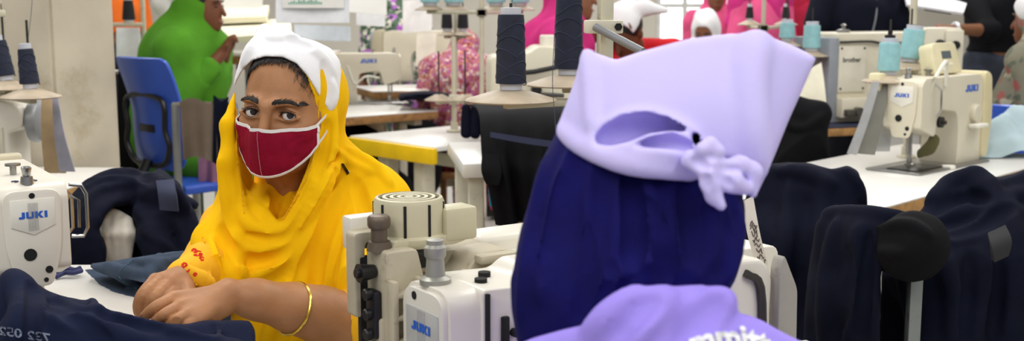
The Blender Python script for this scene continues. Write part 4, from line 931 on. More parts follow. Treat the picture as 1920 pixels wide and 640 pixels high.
N.chain([q_(1318, 305), q_(1318, 280, -.006), q_(1332, 268, -.004), q_(1345, 284, -.004), q_(1340, 305)], [.0055, .0065, .006, .0065, .006], k=.003)
N.chain([q_(1296, 300, .004), q_(1315, 312), q_(1335, 318), q_(1362, 318, .002), q_(1392, 308, .008)], [.010, .008, .0105, .009, .006], k=.004)
N.chain([q_(1328, 318, -.006), q_(1330, 345, -.004), q_(1338, 368), q_(1352, 386, -.002)], [.0085, .0080, .0075, .0050], k=.004)
N.chain([q_(1350, 320, -.004), q_(1372, 340, -.002), q_(1398, 354, .004)], [.008, .010, .006], k=.004); N.chain([q_(1385, 305, .008), q_(1412, 322, .012), q_(1412, 365, .012)], [.007, .008, .004], k=.005)
for pp in ([(1322, 330), (1326, 355)], [(1345, 325), (1372, 350)], [(1340, 315), (1385, 318)], [(1300, 300), (1330, 316)]): N.fold(pp, .003, .004, -.0005, n=8, mode=-1)
N.build('cap_knot', M_lav, U, smooth=2, disp=lambda v: .0009 * vnoise(v, 130, 2))
# shirt
W = Sculpt.around([P(900, 530, .92), P(1560, 530, 1.25), P(940, 720, .92), P(1500, 720, 1.3)], .03, .004)
W.cone(P(1130, 640, 1.05), P(1200, 580, 1.035), .035, .03, k=.04); W.cone(P(1195, 585, 1.03), P(1320, 578, 1.03), .0225, .0235, k=.03); W.cone(P(1320, 578, 1.03), P(1375, 640, 1.03), .025, .04, k=.03)
W.cone(P(1020, 690, 1.07), P(1220, 660, 1.03), .042, .05, k=.04); W.cone(P(1220, 660, 1.03), P(1440, 690, 1.035), .05, .048, k=.04); W.cone(P(1440, 690, 1.035), P(1540, 740, 1.06), .045, .05, k=.03)
W.ell(P(1230, 720, 1.12), (.21, .12, .10), k=.05)
W.polykeep([(975, 645), (1000, 634), (1058, 618), (1108, 607), (1150, 575), (1190, 547), (1250, 538), (1318, 534), (1345, 544), (1364, 560), (1376, 588), (1405, 592), (1432, 603), (1460, 620), (1520, 650), (1600, 760), (850, 760)], k=.004)
W.cone(nk - [0, 0, .10], nk + [0, .02, -.5], .15, .17, k=.05)
for pp, r, k, sk in [([(1365, 562), (1330, 580), (1300, 640)], .007, .014, .002), ([(1200, 552), (1150, 590), (1110, 625)], .008, .012, .003), ([(1250, 560), (1200, 600), (1180, 640)], .008, .016, .003)]: W.fold(pp, r, k, sk)
for pp, r, k, sk in [([(1345, 562), (1318, 595), (1285, 640)], .007, .014, .0), ([(1225, 560), (1185, 590), (1150, 635)], .006, .012, .0)]: W.fold(pp, r, k, sk, mode=-1)
W2 = Sculpt((nk[0] - .36, nk[1] - .2, .3), (nk[0] + .36, nk[1] + .5, nk[2]), .008)
W2.cone(nk - [0, 0, .12], nk + [0, .02, -.62], .14, .16, k=.05)
for sx in (-1, 1): W2.chain([nk + [sx * .17, 0, -.09], nk + [sx * .22, .10, -.30], nk + [sx * .17, .23, -.32]], [.066, .058, .05], k=.03)
sv, sq = W.mesh(2); sv = sv; m = MB().add(sv, sq); m.add(*W2.mesh(2)); shirt = m.build('shirt', M_shirt, U, world=True, sharp=None)
v, f = text('Committee', .031, .0006, .0012)
v = v + [v[:, 1:2].T[0] * 0, v[:, 1] * 0, v[:, 2] * 0] if False else v
ov = []                                                    # lettering laid on the cloth along its slope
sc_ = FPX / 1.0
for x, y, z in v:
    s_ = (x - .002) * sc_; a = math.radians(12 + s_ * .045); px = 1364 + s_ * math.cos(math.radians(17)) + (y * sc_) * -.22 * -1 * -1; py = 634 + ((s_ - 12) / 100) ** 2 * 24 + s_ * .03 - (y * sc_) * 1.0
    h_ = W.hit(px, py, .85, 1.3); h_ = h_ if h_ is not None else P(px, py, 1.02); ov.append(h_ + (CAM - h_) / np.linalg.norm(CAM - h_) * (.0035 if z > 0 else .0))
MB().add(ov, f).build('shirt_lettering', M_white, shirt, world=True)
Lg = Sculpt((nk[0] - .25, nk[1] - .2, .02), (nk[0] + .25, nk[1] + .65, .75), .012)
for sx in (-1, 1): Lg.chain([nk + [sx * .09, .02, -.55], nk + [sx * .11, .42, -.56], A([nk[0] + sx * .11, nk[1] + .40, .10])], [.11, .08, .06], k=.04)
Lg.build('trousers', M_veil, U)
st_ = thing('stool', 'low stool under the woman in the lavender cap', 'stool', (nk[0], nk[1] + .03, 0)); zs = nk[2] - .68
MB().box((0, 0, zs), (.34, .34, .035), .008).build('seat', mat('stool_wood', '8A6238'), st_)
for sx in (-1, 1):
    for sy in (-1, 1): MB().box((sx * .13, sy * .13, zs / 2 - .008), (.035, .035, zs - .016), .004).build('leg', mat('stool_wood', '8A6238'), st_)
# ------------------------------------------------------------------ cloth heaps and the left side
M_navy = mat('navy_twill', '141A32', .85, var=.12, scale=12, weave=.4, bscale=450)
M_navy2 = mat('dark_navy_twill', '0C1021', .85, var=.15, scale=12, weave=.4, bscale=450)
M_denim = mat('grey_blue_denim', '3E4B5E', .9, var=.15, scale=25, weave=.6, bscale=500)
M_blackc = mat('black_cloth', '0D0D10', .8, var=.2, scale=10, weave=.3, bscale=400)
def wrink(a=.004, sc=30, seed=1, st=(1, 1, .6)):
    return lambda v: -a * (np.abs(vnoise(v * st, sc, seed)) - .3) - a * .4 * np.abs(vnoise(v, sc * 2.3, seed + 9))
def one(S, name, m, label, cat, group=None, **k): return tag(S.build(name, m, **k), label, cat, group)
# navy garment spread in front of the woman's hands
G = Sculpt.around([P(-60, 500, 1.5), P(-60, 700, 1.5), P(520, 560, 1.9), P(520, 700, 1.5), P(0, 500, 1.9)], .02, .0036)
G.cone(P(-40, 590, 1.70), P(60, 590, 1.70), .055, .05, k=.04); G.cone(P(60, 590, 1.70), P(180, 620, 1.68), .048, .035, k=.04); G.cone(P(180, 620, 1.69), P(330, 640, 1.70), .034, .026, k=.04); G.cone(P(300, 640, 1.72), P(470, 640, 1.74), .028, .030, k=.04)
G.box(A([-.85, 1.60, .83]), (.55, .24, .03), rad=.02, k=.05); G.cone(P(60, 640, 1.6), P(420, 690, 1.6), .05, .04, k=.05)
G.polykeep([(-200, 518), (0, 519), (22, 513), (40, 517), (62, 528), (90, 546), (118, 556), (160, 562), (172, 557), (182, 570), (215, 585), (255, 600), (300, 606), (352, 609), (385, 600), (468, 600), (480, 625), (484, 720), (-200, 720)], k=.008)
for pp, r, k, sk in [([(20, 518), (40, 545), (45, 590), (30, 640)], .012, .02, .005), ([(85, 545), (80, 590), (84, 640)], .004, .006, .001), ([(110, 560), (150, 585), (230, 600), (340, 625)], .006, .012, .002), ([(172, 560), (185, 590), (215, 615)], .006, .010, .002), ([(90, 600), (160, 610), (260, 640)], .008, .016, .004), ([(250, 602), (330, 622), (405, 640)], .005, .008, .001), ([(400, 605), (410, 620), (410, 640)], .004, .006, .001)]: G.fold(pp, r, k, sk)
for pp in ([(60, 535), (65, 580), (60, 640)], [(100, 575), (150, 600), (200, 640)], [(190, 580), (220, 600), (300, 615)]): G.fold(pp, .006, .012, 0, mode=-1)
ga = one(G, 'navy_garment', M_navy, 'navy twill garment heaped in the left foreground in front of the hands', 'garment', disp=wrink(.0022, 45, 3))
v, f = text('732 0522', .026, .0003, .0006); ov = []
for x, y, z in v:
    h_ = G.hit(38 - x * 1150, 627 - y * 1100 * .8 + x * -180); ov.append((h_ if h_ is not None else P(38, 627, 1.55)) + (CAM - P(38, 627, 1.6)) * .0012 * (1 if z > 0 else -.5))
MB().add(ov, f).build('printed_number', mat('grey_print', '6C7488', .8), ga, world=True)
# grey-blue denim lying on the worktable
D2 = Sculpt.around([PZ(110, 500, .8), PZ(300, 600, .8), PZ(380, 470, .9), PZ(130, 480, .85)], .05, .004)
D2.cone(PZ(160, 512, .80), PZ(330, 492, .83), .035, .05, k=.05); D2.cone(PZ(190, 535, .79), PZ(300, 530, .81), .04, .05, k=.05); D2.cone(PZ(330, 480, .83), PZ(380, 470, .86), .05, .05, k=.05); D2.cone(PZ(235, 555, .79), PZ(290, 560, .80), .035, .03, k=.05)
D2.op(lambda p: TABLE + .001 - p[..., 2], (-2, 1, .5), (0, 4, .801), 0, -1)
D2.polykeep([(148, 500), (165, 496), (200, 491), (250, 484), (300, 477), (352, 470), (420, 465), (420, 520), (350, 515), (330, 590), (262, 590), (252, 572), (225, 557), (190, 541), (163, 520)], k=.004)
for pp, r in [([(160, 500), (210, 510), (262, 540), (270, 570)], .008), ([(200, 495), (240, 512), (285, 520)], .007), ([(300, 480), (282, 505), (290, 535)], .006), ([(250, 490), (300, 495), (350, 485)], .006), ([(312, 492), (296, 505), (310, 515)], .006)]: D2.fold(pp, r, .012, .002)
dn = one(D2, 'denim_cloth', M_denim, 'grey blue denim cloth lying on the worktable behind the hands', 'fabric', disp=wrink(.003, 35, 6))
m = MB(); t = D2.trace([(250, 488), (225, 508), (228, 525), (262, 545)], 40, -.001)
for i in range(0, 38, 2): m.tube(t[i:i + 2], .0011, 5)
m.build('seam_stitches', mat('teal_stitch', '3F6C77', .8), dn, world=True)
tp = PZ(128, 508, .803); m = MB(); m.tube(cr([PZ(108, 512, .806), PZ(122, 503, .812), PZ(140, 507, .812), PZ(152, 503, .815)], 16), .0055, 8); m.tube(cr([PZ(105, 520, .806), PZ(122, 512, .81), PZ(138, 512, .812), PZ(153, 508, .812)], 16), .005, 8)
tag(m.build('blue_drawstring', mat('drawstring', '2A2F5C', .8), world=True), 'dark blue drawstring cord curled on the white worktable by the left machine', 'cord')
# heaped navy garments behind the table
Hp = Sculpt.around([P(90, 300, 2.7), P(400, 300, 3.2), P(90, 520, 2.6), P(400, 520, 3.2)], .08, .006)
Hp.cone(P(160, 470, 2.9), P(185, 400, 2.95), .13, .11, k=.06); Hp.cone(P(185, 390, 2.95), P(260, 355, 2.98), .11, .075, k=.06); Hp.cone(P(260, 365, 2.98), P(330, 400, 2.95), .09, .09, k=.06); Hp.cone(P(320, 410, 2.92), P(300, 500, 2.88), .11, .16, k=.06); Hp.cone(P(340, 380, 2.9), P(358, 388, 2.88), .03, .012, k=.02); Hp.cone(P(150, 480, 2.85), P(330, 560, 2.88), .15, .15, k=.06)
Hp.cone(P(240, 345, 2.96), P(300, 338, 3.0), .05, .05, k=.03)
Hp.polykeep([(108, 520), (118, 470), (128, 430), (145, 385), (165, 355), (200, 330), (240, 320), (280, 325), (300, 316), (318, 330), (335, 345), (345, 365), (372, 382), (368, 392), (350, 390), (362, 420), (372, 440), (372, 640), (108, 640)], k=.012)
for pp, r, k in [([(130, 460), (150, 390), (190, 345), (250, 328)], .020, .03), ([(145, 490), (165, 410), (200, 368), (255, 352), (300, 380), (320, 430)], .022, .03), ([(175, 480), (185, 420), (205, 388), (240, 372)], .016, .02), ([(270, 360), (310, 375), (345, 420), (365, 470)], .020, .03), ([(260, 400), (290, 430), (300, 490)], .018, .03), ([(280, 330), (310, 350), (340, 385)], .014, .02)]: Hp.fold(pp, r, k, .004)
for pp, r in [([(160, 350), (210, 335), (270, 345), (330, 385)], .010), ([(150, 400), (180, 360), (240, 345)], .010), ([(290, 400), (330, 420), (350, 480)], .011), ([(275, 440), (320, 470), (330, 500)], .010), ([(310, 345), (335, 365), (352, 400)], .009)]: Hp.fold(pp, r, .010, .003)
Hp.polycut([(184, 430), (196, 405), (218, 388), (244, 390), (258, 420), (252, 452), (268, 478), (262, 510), (196, 510), (200, 465)], 2.0, 2.84, k=.02)
hp_ = one(Hp, 'navy_garment_pile', M_navy2, 'heap of dark navy garments behind the worktable, left of the yellow sleeve', 'garment', disp=lambda v: wrink(.014, 20, 2, (1, 1, .7))(v) + wrink(.005, 48, 12)(v))
Sw = Sculpt.around([P(170, 380, 2.8), P(260, 510, 2.8)], .08, .0035)
for i in range(8):
    x = 184 + i * 8; Sw.chain([P(x + 2, 408 - 10 * math.sin(i / 6 * 3.14), 2.82), P(x - 2 + i, 440, 2.79 + .012 * (i % 2)), P(x + 4 + (i - 3) * -1.5, 492 + 4 * (i % 3), 2.80)], [.010, .015, .010], k=.007)
one(Sw, 'white_cloth', mat('cream_knit', 'D5CFC4', .9, var=.08, weave=.4), 'bunched off-white cloth poking out of the dark navy heap', 'fabric', disp=wrink(.002, 80, 8))
F_ = lambda x, y: (lambda h: h + (CAM - h) * .012 if h is not None else P(x, y, 2.84))(Hp.hit(x, y))
tag(MB().sheet(patch([[F_(292, 340), F_(326, 338)], [F_(297, 364), F_(331, 364)], [F_(300, 394), F_(335, 396)]], 12, 8), .006).build('navy_pocket_flap', mat('slate_twill', '2A3048', .85), world=True), 'slate navy pocket flap lying on top of the dark garment heap', 'garment piece')
bk = thing('crate', 'plastic crate carrying the dark navy heap', 'crate', (P(240, 500, 2.95)[0], 2.95, 0)); cz = .52
m = MB(); m.box((0, 0, .03), (.62, .42, .02)); 
for y_ in (-.2, .2): m.box((0, y_, cz / 2), (.62, .02, cz), .005)
for x_ in (-.3, .3): m.box((x_, 0, cz / 2), (.02, .42, cz), .005)
m.build('crate_wall', mat('crate_plastic', '3B4350', .6), bk)
# ---- second machine on the far-left table
plank_top('work_table', -1.74, 3.62, .76, .62, math.radians(-3), 'worktable with plywood edge between the pillar and the dark navy heap')
q = P(40, 300, 3.35); m2 = thing('sewing_machine', 'white sewing machine with red digit display at the left edge below the navy cones', 'sewing machine', (q[0] - .12, q[1] + .08, TABLE))
m = MB(); m.prism(rpoly([(-.35, 0, .01), (.085, 0, .01), (.085, .19, .01), (.125, .20, .03), (.125, .262, .04), (.06, .285, .05), (-.35, .29, .01)]), .15, .03, seg=4); m.build('arm_body', M_creamw, m2)
m = MB(); m.lathe([(.0, .0), (.05, 0), (.064, .006), (.066, .02), (.06, .034), (.045, .04), (0, .04)], 32, Matrix.Translation((.122, -.0, .215)) @ Matrix.Rotation(math.pi / 2, 4, 'Y')); m.build('handwheel', mat('wheel_grey', '9B9EA0', .4, .3), m2)
m = MB(); m.box((-.0, -.077, .135), (.14, .008, .14), .004); pn = m.build('control_panel', mat('panel_grey', 'CFC9B6', .5), m2)
MB().box((.015, -.0815, .18), (.048, .004, .024), .001).build('display', mat('dark_display', '2A2220', .2), pn)
v, f = text('L', .018, .0004, .0004); MB().add(v, f, Matrix.Translation((.008, -.0840, .18)) @ Matrix.Rotation(math.pi / 2, 4, 'X')).build('display_digit', mat('red_led', 'FF2A1E', .4, emit=2.), pn)
for i, c in enumerate(('E8C51A', '2563C9', 'CFC9B6', 'CFC9B6')): MB().box((-.014 + .022 * i, -.0815, .135), (.015, .005, .014), .001).build('button', mat('button_' + c, c, .5), pn)
m = MB(); m.tube([(-.05, -.085, .07), (.02, -.10, .075), (.045, -.10, .05), (.03, -.095, .02), (.03, -.09, .008)], .008, 8); m.build('cable', M_black, m2)
# ------------------------------------------------------------------ thread cones and stands
M_nthread = mat('navy_thread', '161D33', .75, var=.2, scale=40, bump=.3, bscale=300); M_ncore = mat('cone_core', 'C9CCD6', .4)
M_cthread = mat('pale_cyan_thread', '8FC0C6', .75, var=.08, scale=40, bump=.3, bscale=300); M_lthread = mat('black_thread', '17171C', .75, var=.2)
M_dish = mat('dusty_dish', 'AE9F89', .5, var=.12, scale=20, dirt='D6CCBA', dscale=40, dth=.62)
M_pole = mat('stand_paint', 'C7C2AC', .5, var=.06, dirt='8C8162', dscale=20, dth=.6)
def cone_of(base, h, r0, r1, thread, label, group, tilt=(0, 0, 0), top=True):
    t = thing('thread_cone', label, 'thread cone', base, tilt, group)
    m = MB(); m.lathe([(r0 * .72, 0), (r0 * .74, .012), (r1 * .78, h), (r1 * .80, h + .012), (r1 * .55, h + .013), (r1 * .5, h - .01)], 24); m.build('core', M_ncore, t)
    pr = [(r0 * .72, .013), (r0 * .99, .014)]
    for i in range(13):
        z = .016 + (h - .022) * i / 12; pr.append((r0 + (r1 - r0) * i / 12 + .0006 * (i % 2), z))
    pr += [(r1 * .98, h - .003), (r1 * .75, h - .002)]
    w_ = MB().lathe(pr, 28).build('thread_winding', thread, t)
    if thread is M_nthread:                                   # lighter diamond bands of the cross winding
        for i in range(5):
            z = .022 + (h - .04) * i / 4.6; a0 = -2.4 + .7 * i
            pts = [((r0 + (r1 - r0) * (z + .013 * math.sin(s_ * 1.6)) / h + .0007) * math.cos(a0 + s_), (r0 + (r1 - r0) * (z + .013 * math.sin(s_ * 1.6)) / h + .0007) * math.sin(a0 + s_), z + .013 * math.sin(s_ * 1.6)) for s_ in np.linspace(0, 6.2, 40)]
            MB().tube(pts, .0011, 5).build('winding_band', mat('navy_band', '202842', .7), w_)
    return t
def dish(mb, x, y, z, r, rise=.022): mb.lathe([(r, 0), (r + .003, .003), (r, .006), (r * .45, rise), (.02, rise + .004), (0, rise + .004), (0, rise), (r * .42, rise - .004), (r - .004, .001)], 36, Matrix.Translation((x, y, z)))
def stand(name, label, x, y, z0, ztop, dishes, arms=(), pr=.011, group=None):
    """pole with side arms; dishes = world (x,y,z,r)"""
    t = thing(name, label, 'thread stand', (x, y, z0), (0, 0, 0), group)
    MB().cyl((0, 0, 0), (0, 0, ztop - z0), pr, n=14).build('pole', M_pole, t)
    MB().lathe([(.035, 0), (.035, .006), (pr + .006, .012), (pr + .006, .04), (pr, .042)], 18).build('foot', M_pole, t)
    for dx, dy, dz, r in dishes:
        p = A([dx - x, dy - y, dz - z0]); L = np.linalg.norm(p[:2]); a = math.atan2(p[1], p[0])
        m = MB(); m.box((L / 2, 0, 0), (L + .03, .022, .016), .004, M=Matrix.Translation((0, 0, p[2] - .012)) @ Matrix.Rotation(a, 4, 'Z')); m.box((0, 0, p[2] - .012), (.045, .045, .035), .005); m.build('arm', M_pole, t)
        m = MB(); dish(m, p[0], p[1], p[2] - .004, r); d = m.build('dish', M_dish, t)
        MB().cyl((p[0], p[1], p[2]), (p[0], p[1], p[2] + .21), .0035, n=8).build('pin', M_dsteel, t)
    for (ax, ay, az) in arms:
        p = A([ax - x, ay - y, az - z0]); m = MB(); L = np.linalg.norm(p[:2]); a = math.atan2(p[1], p[0]); m.box((L / 2, 0, 0), (L + .03, .02, .02), .004, M=Matrix.Translation((0, 0, p[2])) @ Matrix.Rotation(a, 4, 'Z')); m.box((0, 0, p[2]), (.04, .04, .03), .004)
        for k in range(3): m.tube([(p[0], p[1], p[2]), (p[0] + .0, p[1] + .0, p[2] + .02 + .008 * k)], .004, 6)
        m.build('guide_arm', M_pole, t)
    return t
def cone_at(px, py_base, d, hpx, r0, r1, thread, label, group, tilt=(0, 0, 0)):
    b_ = P(px, py_base, d); return b_, cone_of(b_ + [0, 0, .019], hpx * d / FPX * .99 - .012, r0, r1, thread, label, group, tilt)
# left edge: two navy cones
GN = 'navy thread cones'
pa, pb = P(12, 165, 3.30), P(58, 181, 3.15)
stand('thread_stand', 'thread stand with two dishes in front of the plastered pillar', P(-30, 200, 3.3)[0], 3.36, TABLE, 1.50, [(pa[0], pa[1], pa[2], .075), (pb[0], pb[1], pb[2], .078)], [(P(10, 25, 3.3)[0], 3.3, P(10, 25, 3.3)[2])])
cone_of(pa + [0, 0, .022], .118, .028, .022, M_nthread, 'navy thread cone at the left edge, tilted and higher of the two by the pillar', GN, (0, math.radians(-8), 0))
cone_of(pb + [0, 0, .022], .112, .026, .020, M_nthread, 'navy thread cone on the dish right in front of the pillar edge', GN, (0, math.radians(-4), 0))
# pattern boards hanging below
for (x0, x1, x2, x3, y0, y1, c, nm, lb, d) in [(78, 104, 84, 124, 182, 325, 'A98F6A', 'brown_board', 'brown cardboard strip hanging below the dish by the pillar', 3.3), (98, 108, 112, 141, 178, 322, '9A99A6', 'grey_plastic_strip', 'grey curved plastic strip hanging beside the brown cardboard by the pillar', 3.25)]:
    g = patch([[P(x0, y0, d), P(x1, y0, d)], [P((x0 + x2) / 2 - 3, (y0 + y1) / 2, d - .02), P((x1 + x3) / 2 - 4, (y0 + y1) / 2, d - .03)], [P(x2, y1, d), P(x3, y1, d - .02)]], 12, 6)
    tag(MB().sheet(g, .003).build(nm, mat(nm, c, .5, var=.12, scale=15), world=True), lb, 'board')
# centre: navy cones on the tall stand beside the lavender cap
pc, pd = P(958, 187, 2.5), P(1066, 158, 2.62)
stand('thread_stand', 'tall thread stand with dusty dishes left of the lavender cap', .205, 2.62, 0, 1.75, [(pc[0], pc[1], pc[2], .098), (pd[0], pd[1], pd[2], .095)], [])
cone_of(pc + [0, 0, .022], .166, .0335, .0285, M_nthread, 'big navy thread cone standing upright on the dusty dish in the centre', GN)
cone_of(pd + [0, 0, .022], .185, .0335, .0290, M_nthread, 'big navy thread cone half hidden by the lavender cap tip', GN)
pp_ = P(1138, 90, 2.25); t = thing('thread_guide_post', 'cream post with square clamp and grey rod between navy cone and woman in red', 'post', (pp_[0], pp_[1], ZT), (0, 0, 0))
MB().cyl((0, 0, 0), (0, 0, 1.0), .0125, n=16).build('pole', M_pole, t)
zc = P(1138, 50, 2.25)[2] - ZT; m = MB(); m.box((-.008, -.005, zc), (.075, .035, .026), .003); cl = m.build('clamp', mat('clamp_cream', 'D3CDB8', .45, dirt='9A9072', dscale=20), t)
MB().cyl((.02, -.026, zc), (.02, -.022, zc), .008, n=6).build('hex_bolt', M_hole, cl)
m = MB(); e0 = A([-.026, -.03, zc]); e1 = P(1205, 97, 2.15) - A(t.location); m.cyl(e0, e1, .008, n=14); m.build('rod', mat('grey_rod', '85878A', .4, .3), t)

M_yarn = mat('yarn', '3A4258', .8)
def yarn(c, top, p1):
    a = A(c) + [0, 0, top]; b = A(p1); o = next(x for x in bpy.data.objects if x.get('category') == 'thread cone' and np.linalg.norm(A(x.location) - A(c)) < 1e-5)
    MB().tube(cr([a, (a + b) / 2 + [.004, 0, .0], b], 10), .0007, 5).build('thread', M_yarn, o, world=True)
yarn(pb + [0, 0, .022], .125, P(62, -60, 3.1)); yarn(pc + [0, 0, .022], .18, P(968, -60, 2.5))
tag(MB().tube(cr([P(1046, -40, 2.45), P(1040, 60, 2.44), P(1036, 150, 2.43), P(1040, 215, 2.42), P(1043, 262, 2.4)], 24), .0008, 5).build('loose_thread', M_yarn, world=True), 'single dark thread running down in front of the second dish', 'thread')
# ------------------------------------------------------------------ middle rows
M_yedge = mat('yellow_tape', 'F0C400', .45, var=.06, dirt='8E7A2A', dscale=22, dth=.66)
# black cloth over a table behind the navy cones
def cloth_block(name, m, label, cat, pts, rad, h=.007, folds=(), keep=None, w_=None, pad=.12, floor=None):
    S = Sculpt.around(A([p for c in pts for p in c]), pad, h)
    for (a, b), r in zip(pts, rad): S.cone(a, b, r[0], r[1], k=.04)
    if keep: S.polykeep(keep, k=.01)
    if floor is not None: S.op(lambda p: floor - p[..., 2], S.lo, S.lo + S.h * S.n, 0, -1)
    for pp, r in folds: S.fold(pp, r, r * 1.6, r * .3)
    return one(S, name, m, label, cat, disp=w_ or wrink(.006, 20, 4)), S
bt = thing('work_table', 'table hidden under the black cloth behind the navy cones', 'table', (P(985, 260, 3.3)[0], 3.35, 0), (0, 0, math.radians(8)))
MB().box((0, 0, .91), (.42, .5, .04), .005).build('table_top', M_top, bt)
for sx in (-1, 1):
    for sy in (-1, 1): MB().box((sx * .17, sy * .2, .445), (.04, .04, .89), .004).build('leg', M_leg, bt)
rows = []
for px_, py_, d in [(880, 197, 3.75), (893, 203, 3.30), (900, 228, 3.12), (905, 300, 3.06), (915, 345, 3.05), (930, 420, 3.06)]:
    w = [P(px_ + (1120 - px_) * t, py_ - (10 if py_ < 210 else 0) * t, d - .12 * t) for t in (0, .25, .5, .75, 1)]; rows.append(w)
rows = A(rows); g = patch(rows, 40, 60); uu = np.linspace(0, 1, 60); vv = np.linspace(0, 1, 40)
g = g + (np.clip((vv - .35) / .4, 0, 1)[:, None] * (.022 * np.sin(uu * 17) + .012 * np.sin(uu * 41 + 1))[None, :])[..., None] * A([.15, -1, 0])
tag(MB().sheet(g, .006).build('black_tablecloth', M_blackc, world=True), 'black cloth draped over a table behind the big navy cones', 'cloth')
m = MB(); g2 = patch([[P(920, 248, 3.04), P(985, 258, 2.99), P(1060, 268, 2.93)], [P(920, 258, 3.035), P(985, 270, 2.985), P(1060, 280, 2.925)]], 4, 30); m.sheet(g2, .005)
tag(m.build('navy_band', mat('navy_tie', '181F3E', .8), world=True), 'navy fabric band tied across the black draped cloth', 'fabric')
g3 = patch([[P(905, 290, 3.02), P(935, 290, 3.0)], [P(903, 320, 3.0), P(940, 325, 2.98)], [P(912, 345, 3.0), P(935, 348, 2.98)]], 10, 8); tag(MB().sheet(g3, .006).build('black_cloth_corner', M_blackc, world=True), 'loose corner of black cloth hanging at the left end of the black drape', 'cloth')
g3 = patch([[P(914, 330, 3.1), P(945, 320, 3.1)], [P(916, 360, 3.08), P(940, 350, 3.08)], [P(918, 386, 3.1), P(926, 388, 3.1)]], 10, 8); tag(MB().sheet(g3, .006).build('turquoise_cloth', mat('turquoise_cloth', '2A93C4', .8), world=True), 'turquoise cloth scrap hanging between cream table posts', 'cloth')
# yellow edged table
q0, q1 = P(745, 262, 4.85), P(915, 275, 4.45); cx, cy = (q0[0] + q1[0]) / 2, (q0[1] + q1[1]) / 2 + .30; az = math.atan2(q1[1] - q0[1], q1[0] - q0[0]); Lx = math.hypot(*(q1 - q0)[:2])
yt = thing('work_table', 'white table with bright yellow front edge in the centre', 'table', (cx, cy, 0), (0, 0, az))
ztab = q0[2] + .0
MB().box((0, 0, ztab - .003), (Lx, .6, .02), .002).build('table_top', M_top, yt); MB().box((0, -.302, ztab - .032), (Lx + .004, .03, .065), .004).build('yellow_edge', M_yedge, yt)
for x_ in (-.12, .12):
    m = MB(); m.box((x_, -.22, (ztab - .06) / 2), (.07, .06, ztab - .06), .005); lg = m.build('leg', mat('cream_post', 'D8D2BD', .5, dirt='A39876', dscale=12), yt)
    for z_ in (.33, .36): MB().cyl((x_ + (.015 if z_ > .34 else -.015), -.257, .36), (x_ + (.015 if z_ > .34 else -.015), -.248, .36), .009, n=12).build('bolt', M_dsteel, lg)
MB().box((0, .0, ztab - .10), (Lx - .08, .04, .05), .004).build('rail', M_leg, yt)
for i, (x0, x1) in enumerate(((864, 884), (880, 902))):
    S = Sculpt.around([P(x0, 195, 4.6), P(x1, 258, 4.6)], .05, .005); xm = (x0 + x1) / 2; S.cone(P(xm, 203, 4.62), P(xm, 250, 4.62), .020, .024, k=.01)
    one(S, 'navy_fabric_roll', M_navy2, ('left' if i == 0 else 'right') + ' of two small dark navy rolls standing on the yellow edged table', 'fabric', disp=wrink(.003, 60, i))
# white table with the sewing machine right of the woman's head
def row_table(a, b, z, depth, label, th=.045, name='work_table'):
    az = math.atan2(b[1] - a[1], b[0] - a[0]); L = math.hypot(*(b - a)[:2]); n_ = A([-math.sin(az), math.cos(az), 0]); c = (a + b) / 2 + n_ * depth / 2
    return plank_top(name, c[0], c[1], L, depth, az, label, z=z, th=th)
zt2 = .80
row_table(PZ(560, 226, zt2), PZ(822, 207, zt2), zt2, .5, 'white table with plywood edge right of the head of the woman in yellow')
q = PZ(742, 196, zt2); mj = lockstitch('sewing_machine', 'cream sewing machine facing right, just right of the head of the woman in yellow', (q[0] + .01, q[1] + .12, zt2), math.radians(192), body=M_cream, handwheel=True, scale=1.0)
juki(Matrix.Translation((.18, .0632, .245)) @ Matrix.Rotation(math.pi, 4, 'Z') @ Matrix.Rotation(math.pi / 2, 4, 'X'), .03).build('logo', M_blue, mj)
m = MB(); m.tube(cr([(.12, .075, .15), (.2, .10, .16), (.26, .08, .12), (.3, .09, .22)], 20), .006, 6); m.build('thread_tube', M_btn, mj)
# machine further back with the hanging sheet
row_table(PZ(700, 172, .86), PZ(910, 166, .86), .86, .5, 'narrow table with plywood edge beneath the far cream machine')
q = P(795, 152, 7.4); mk_ = lockstitch('sewing_machine', 'cream sewing machine with paper hanging on its front, behind the thread stand', (q[0] + .2, q[1] + .1, .86), math.radians(178), body=M_cream, scale=1.15, logo=False)
g = patch([[P(782, 62, 7.1), P(818, 62, 7.1)], [P(780, 95, 7.09), P(817, 95, 7.09)], [P(781, 124, 7.08), P(818, 124, 7.08)]], 8, 6); M_paper = mat('paper', 'F0EFEA', .8, var=.02)
tag(MB().sheet(g, .003).build('paper_sheet', mat('cream_paper', 'E4DFCF', .8), world=True), 'cream paper sheet hung on the far cream machine', 'paper')
# overlock machine behind the first navy cone
ov = thing('sewing_machine', 'cream overlock machine with black lever behind the big navy cones', 'sewing machine', (P(995, 175, 4.4)[0], 4.6, .93), (0, 0, math.radians(6)))
m = MB(); m.prism(rpoly([(-.17, 0), (.2, 0), (.2, .26, .02), (.02, .27, .02), (-.02, .24, .03), (-.17, .23, .03)]), .22, .02, seg=3); m.build('casting', M_cream, ov)
m = MB(); m.tube([(-.10, -.13, .16), (.0, -.14, .17), (.1, -.14, .19)], .010, 8); m.build('lever', M_black, ov); m = MB(); m.cyl((.01, -.15, .10), (.01, -.10, .10), .02, n=16, bev=.003); m.build('knob', M_black, ov)
m = MB(); m.tube([(.02, -.12, .08), (.12, -.13, .075)], .008, 8); m.build('rod', M_dsteel, ov); m = MB(); m.cyl((.07, 0, .26), (.07, 0, .31), .03, n=16, bev=.005); m.build('thread_knob', M_creamw, ov)
ovt = plank_top('machine_table', P(1010, 175, 4.4)[0], 4.66, .42, .4, math.radians(6), 'dark covered table beneath the cream overlock machine', z=.93, top=M_blackc, edge=M_blackc)
for c_ in ovt.children:
    if c_.name.startswith(('leg', 'cross')): c_.data.materials[0] = M_blackc
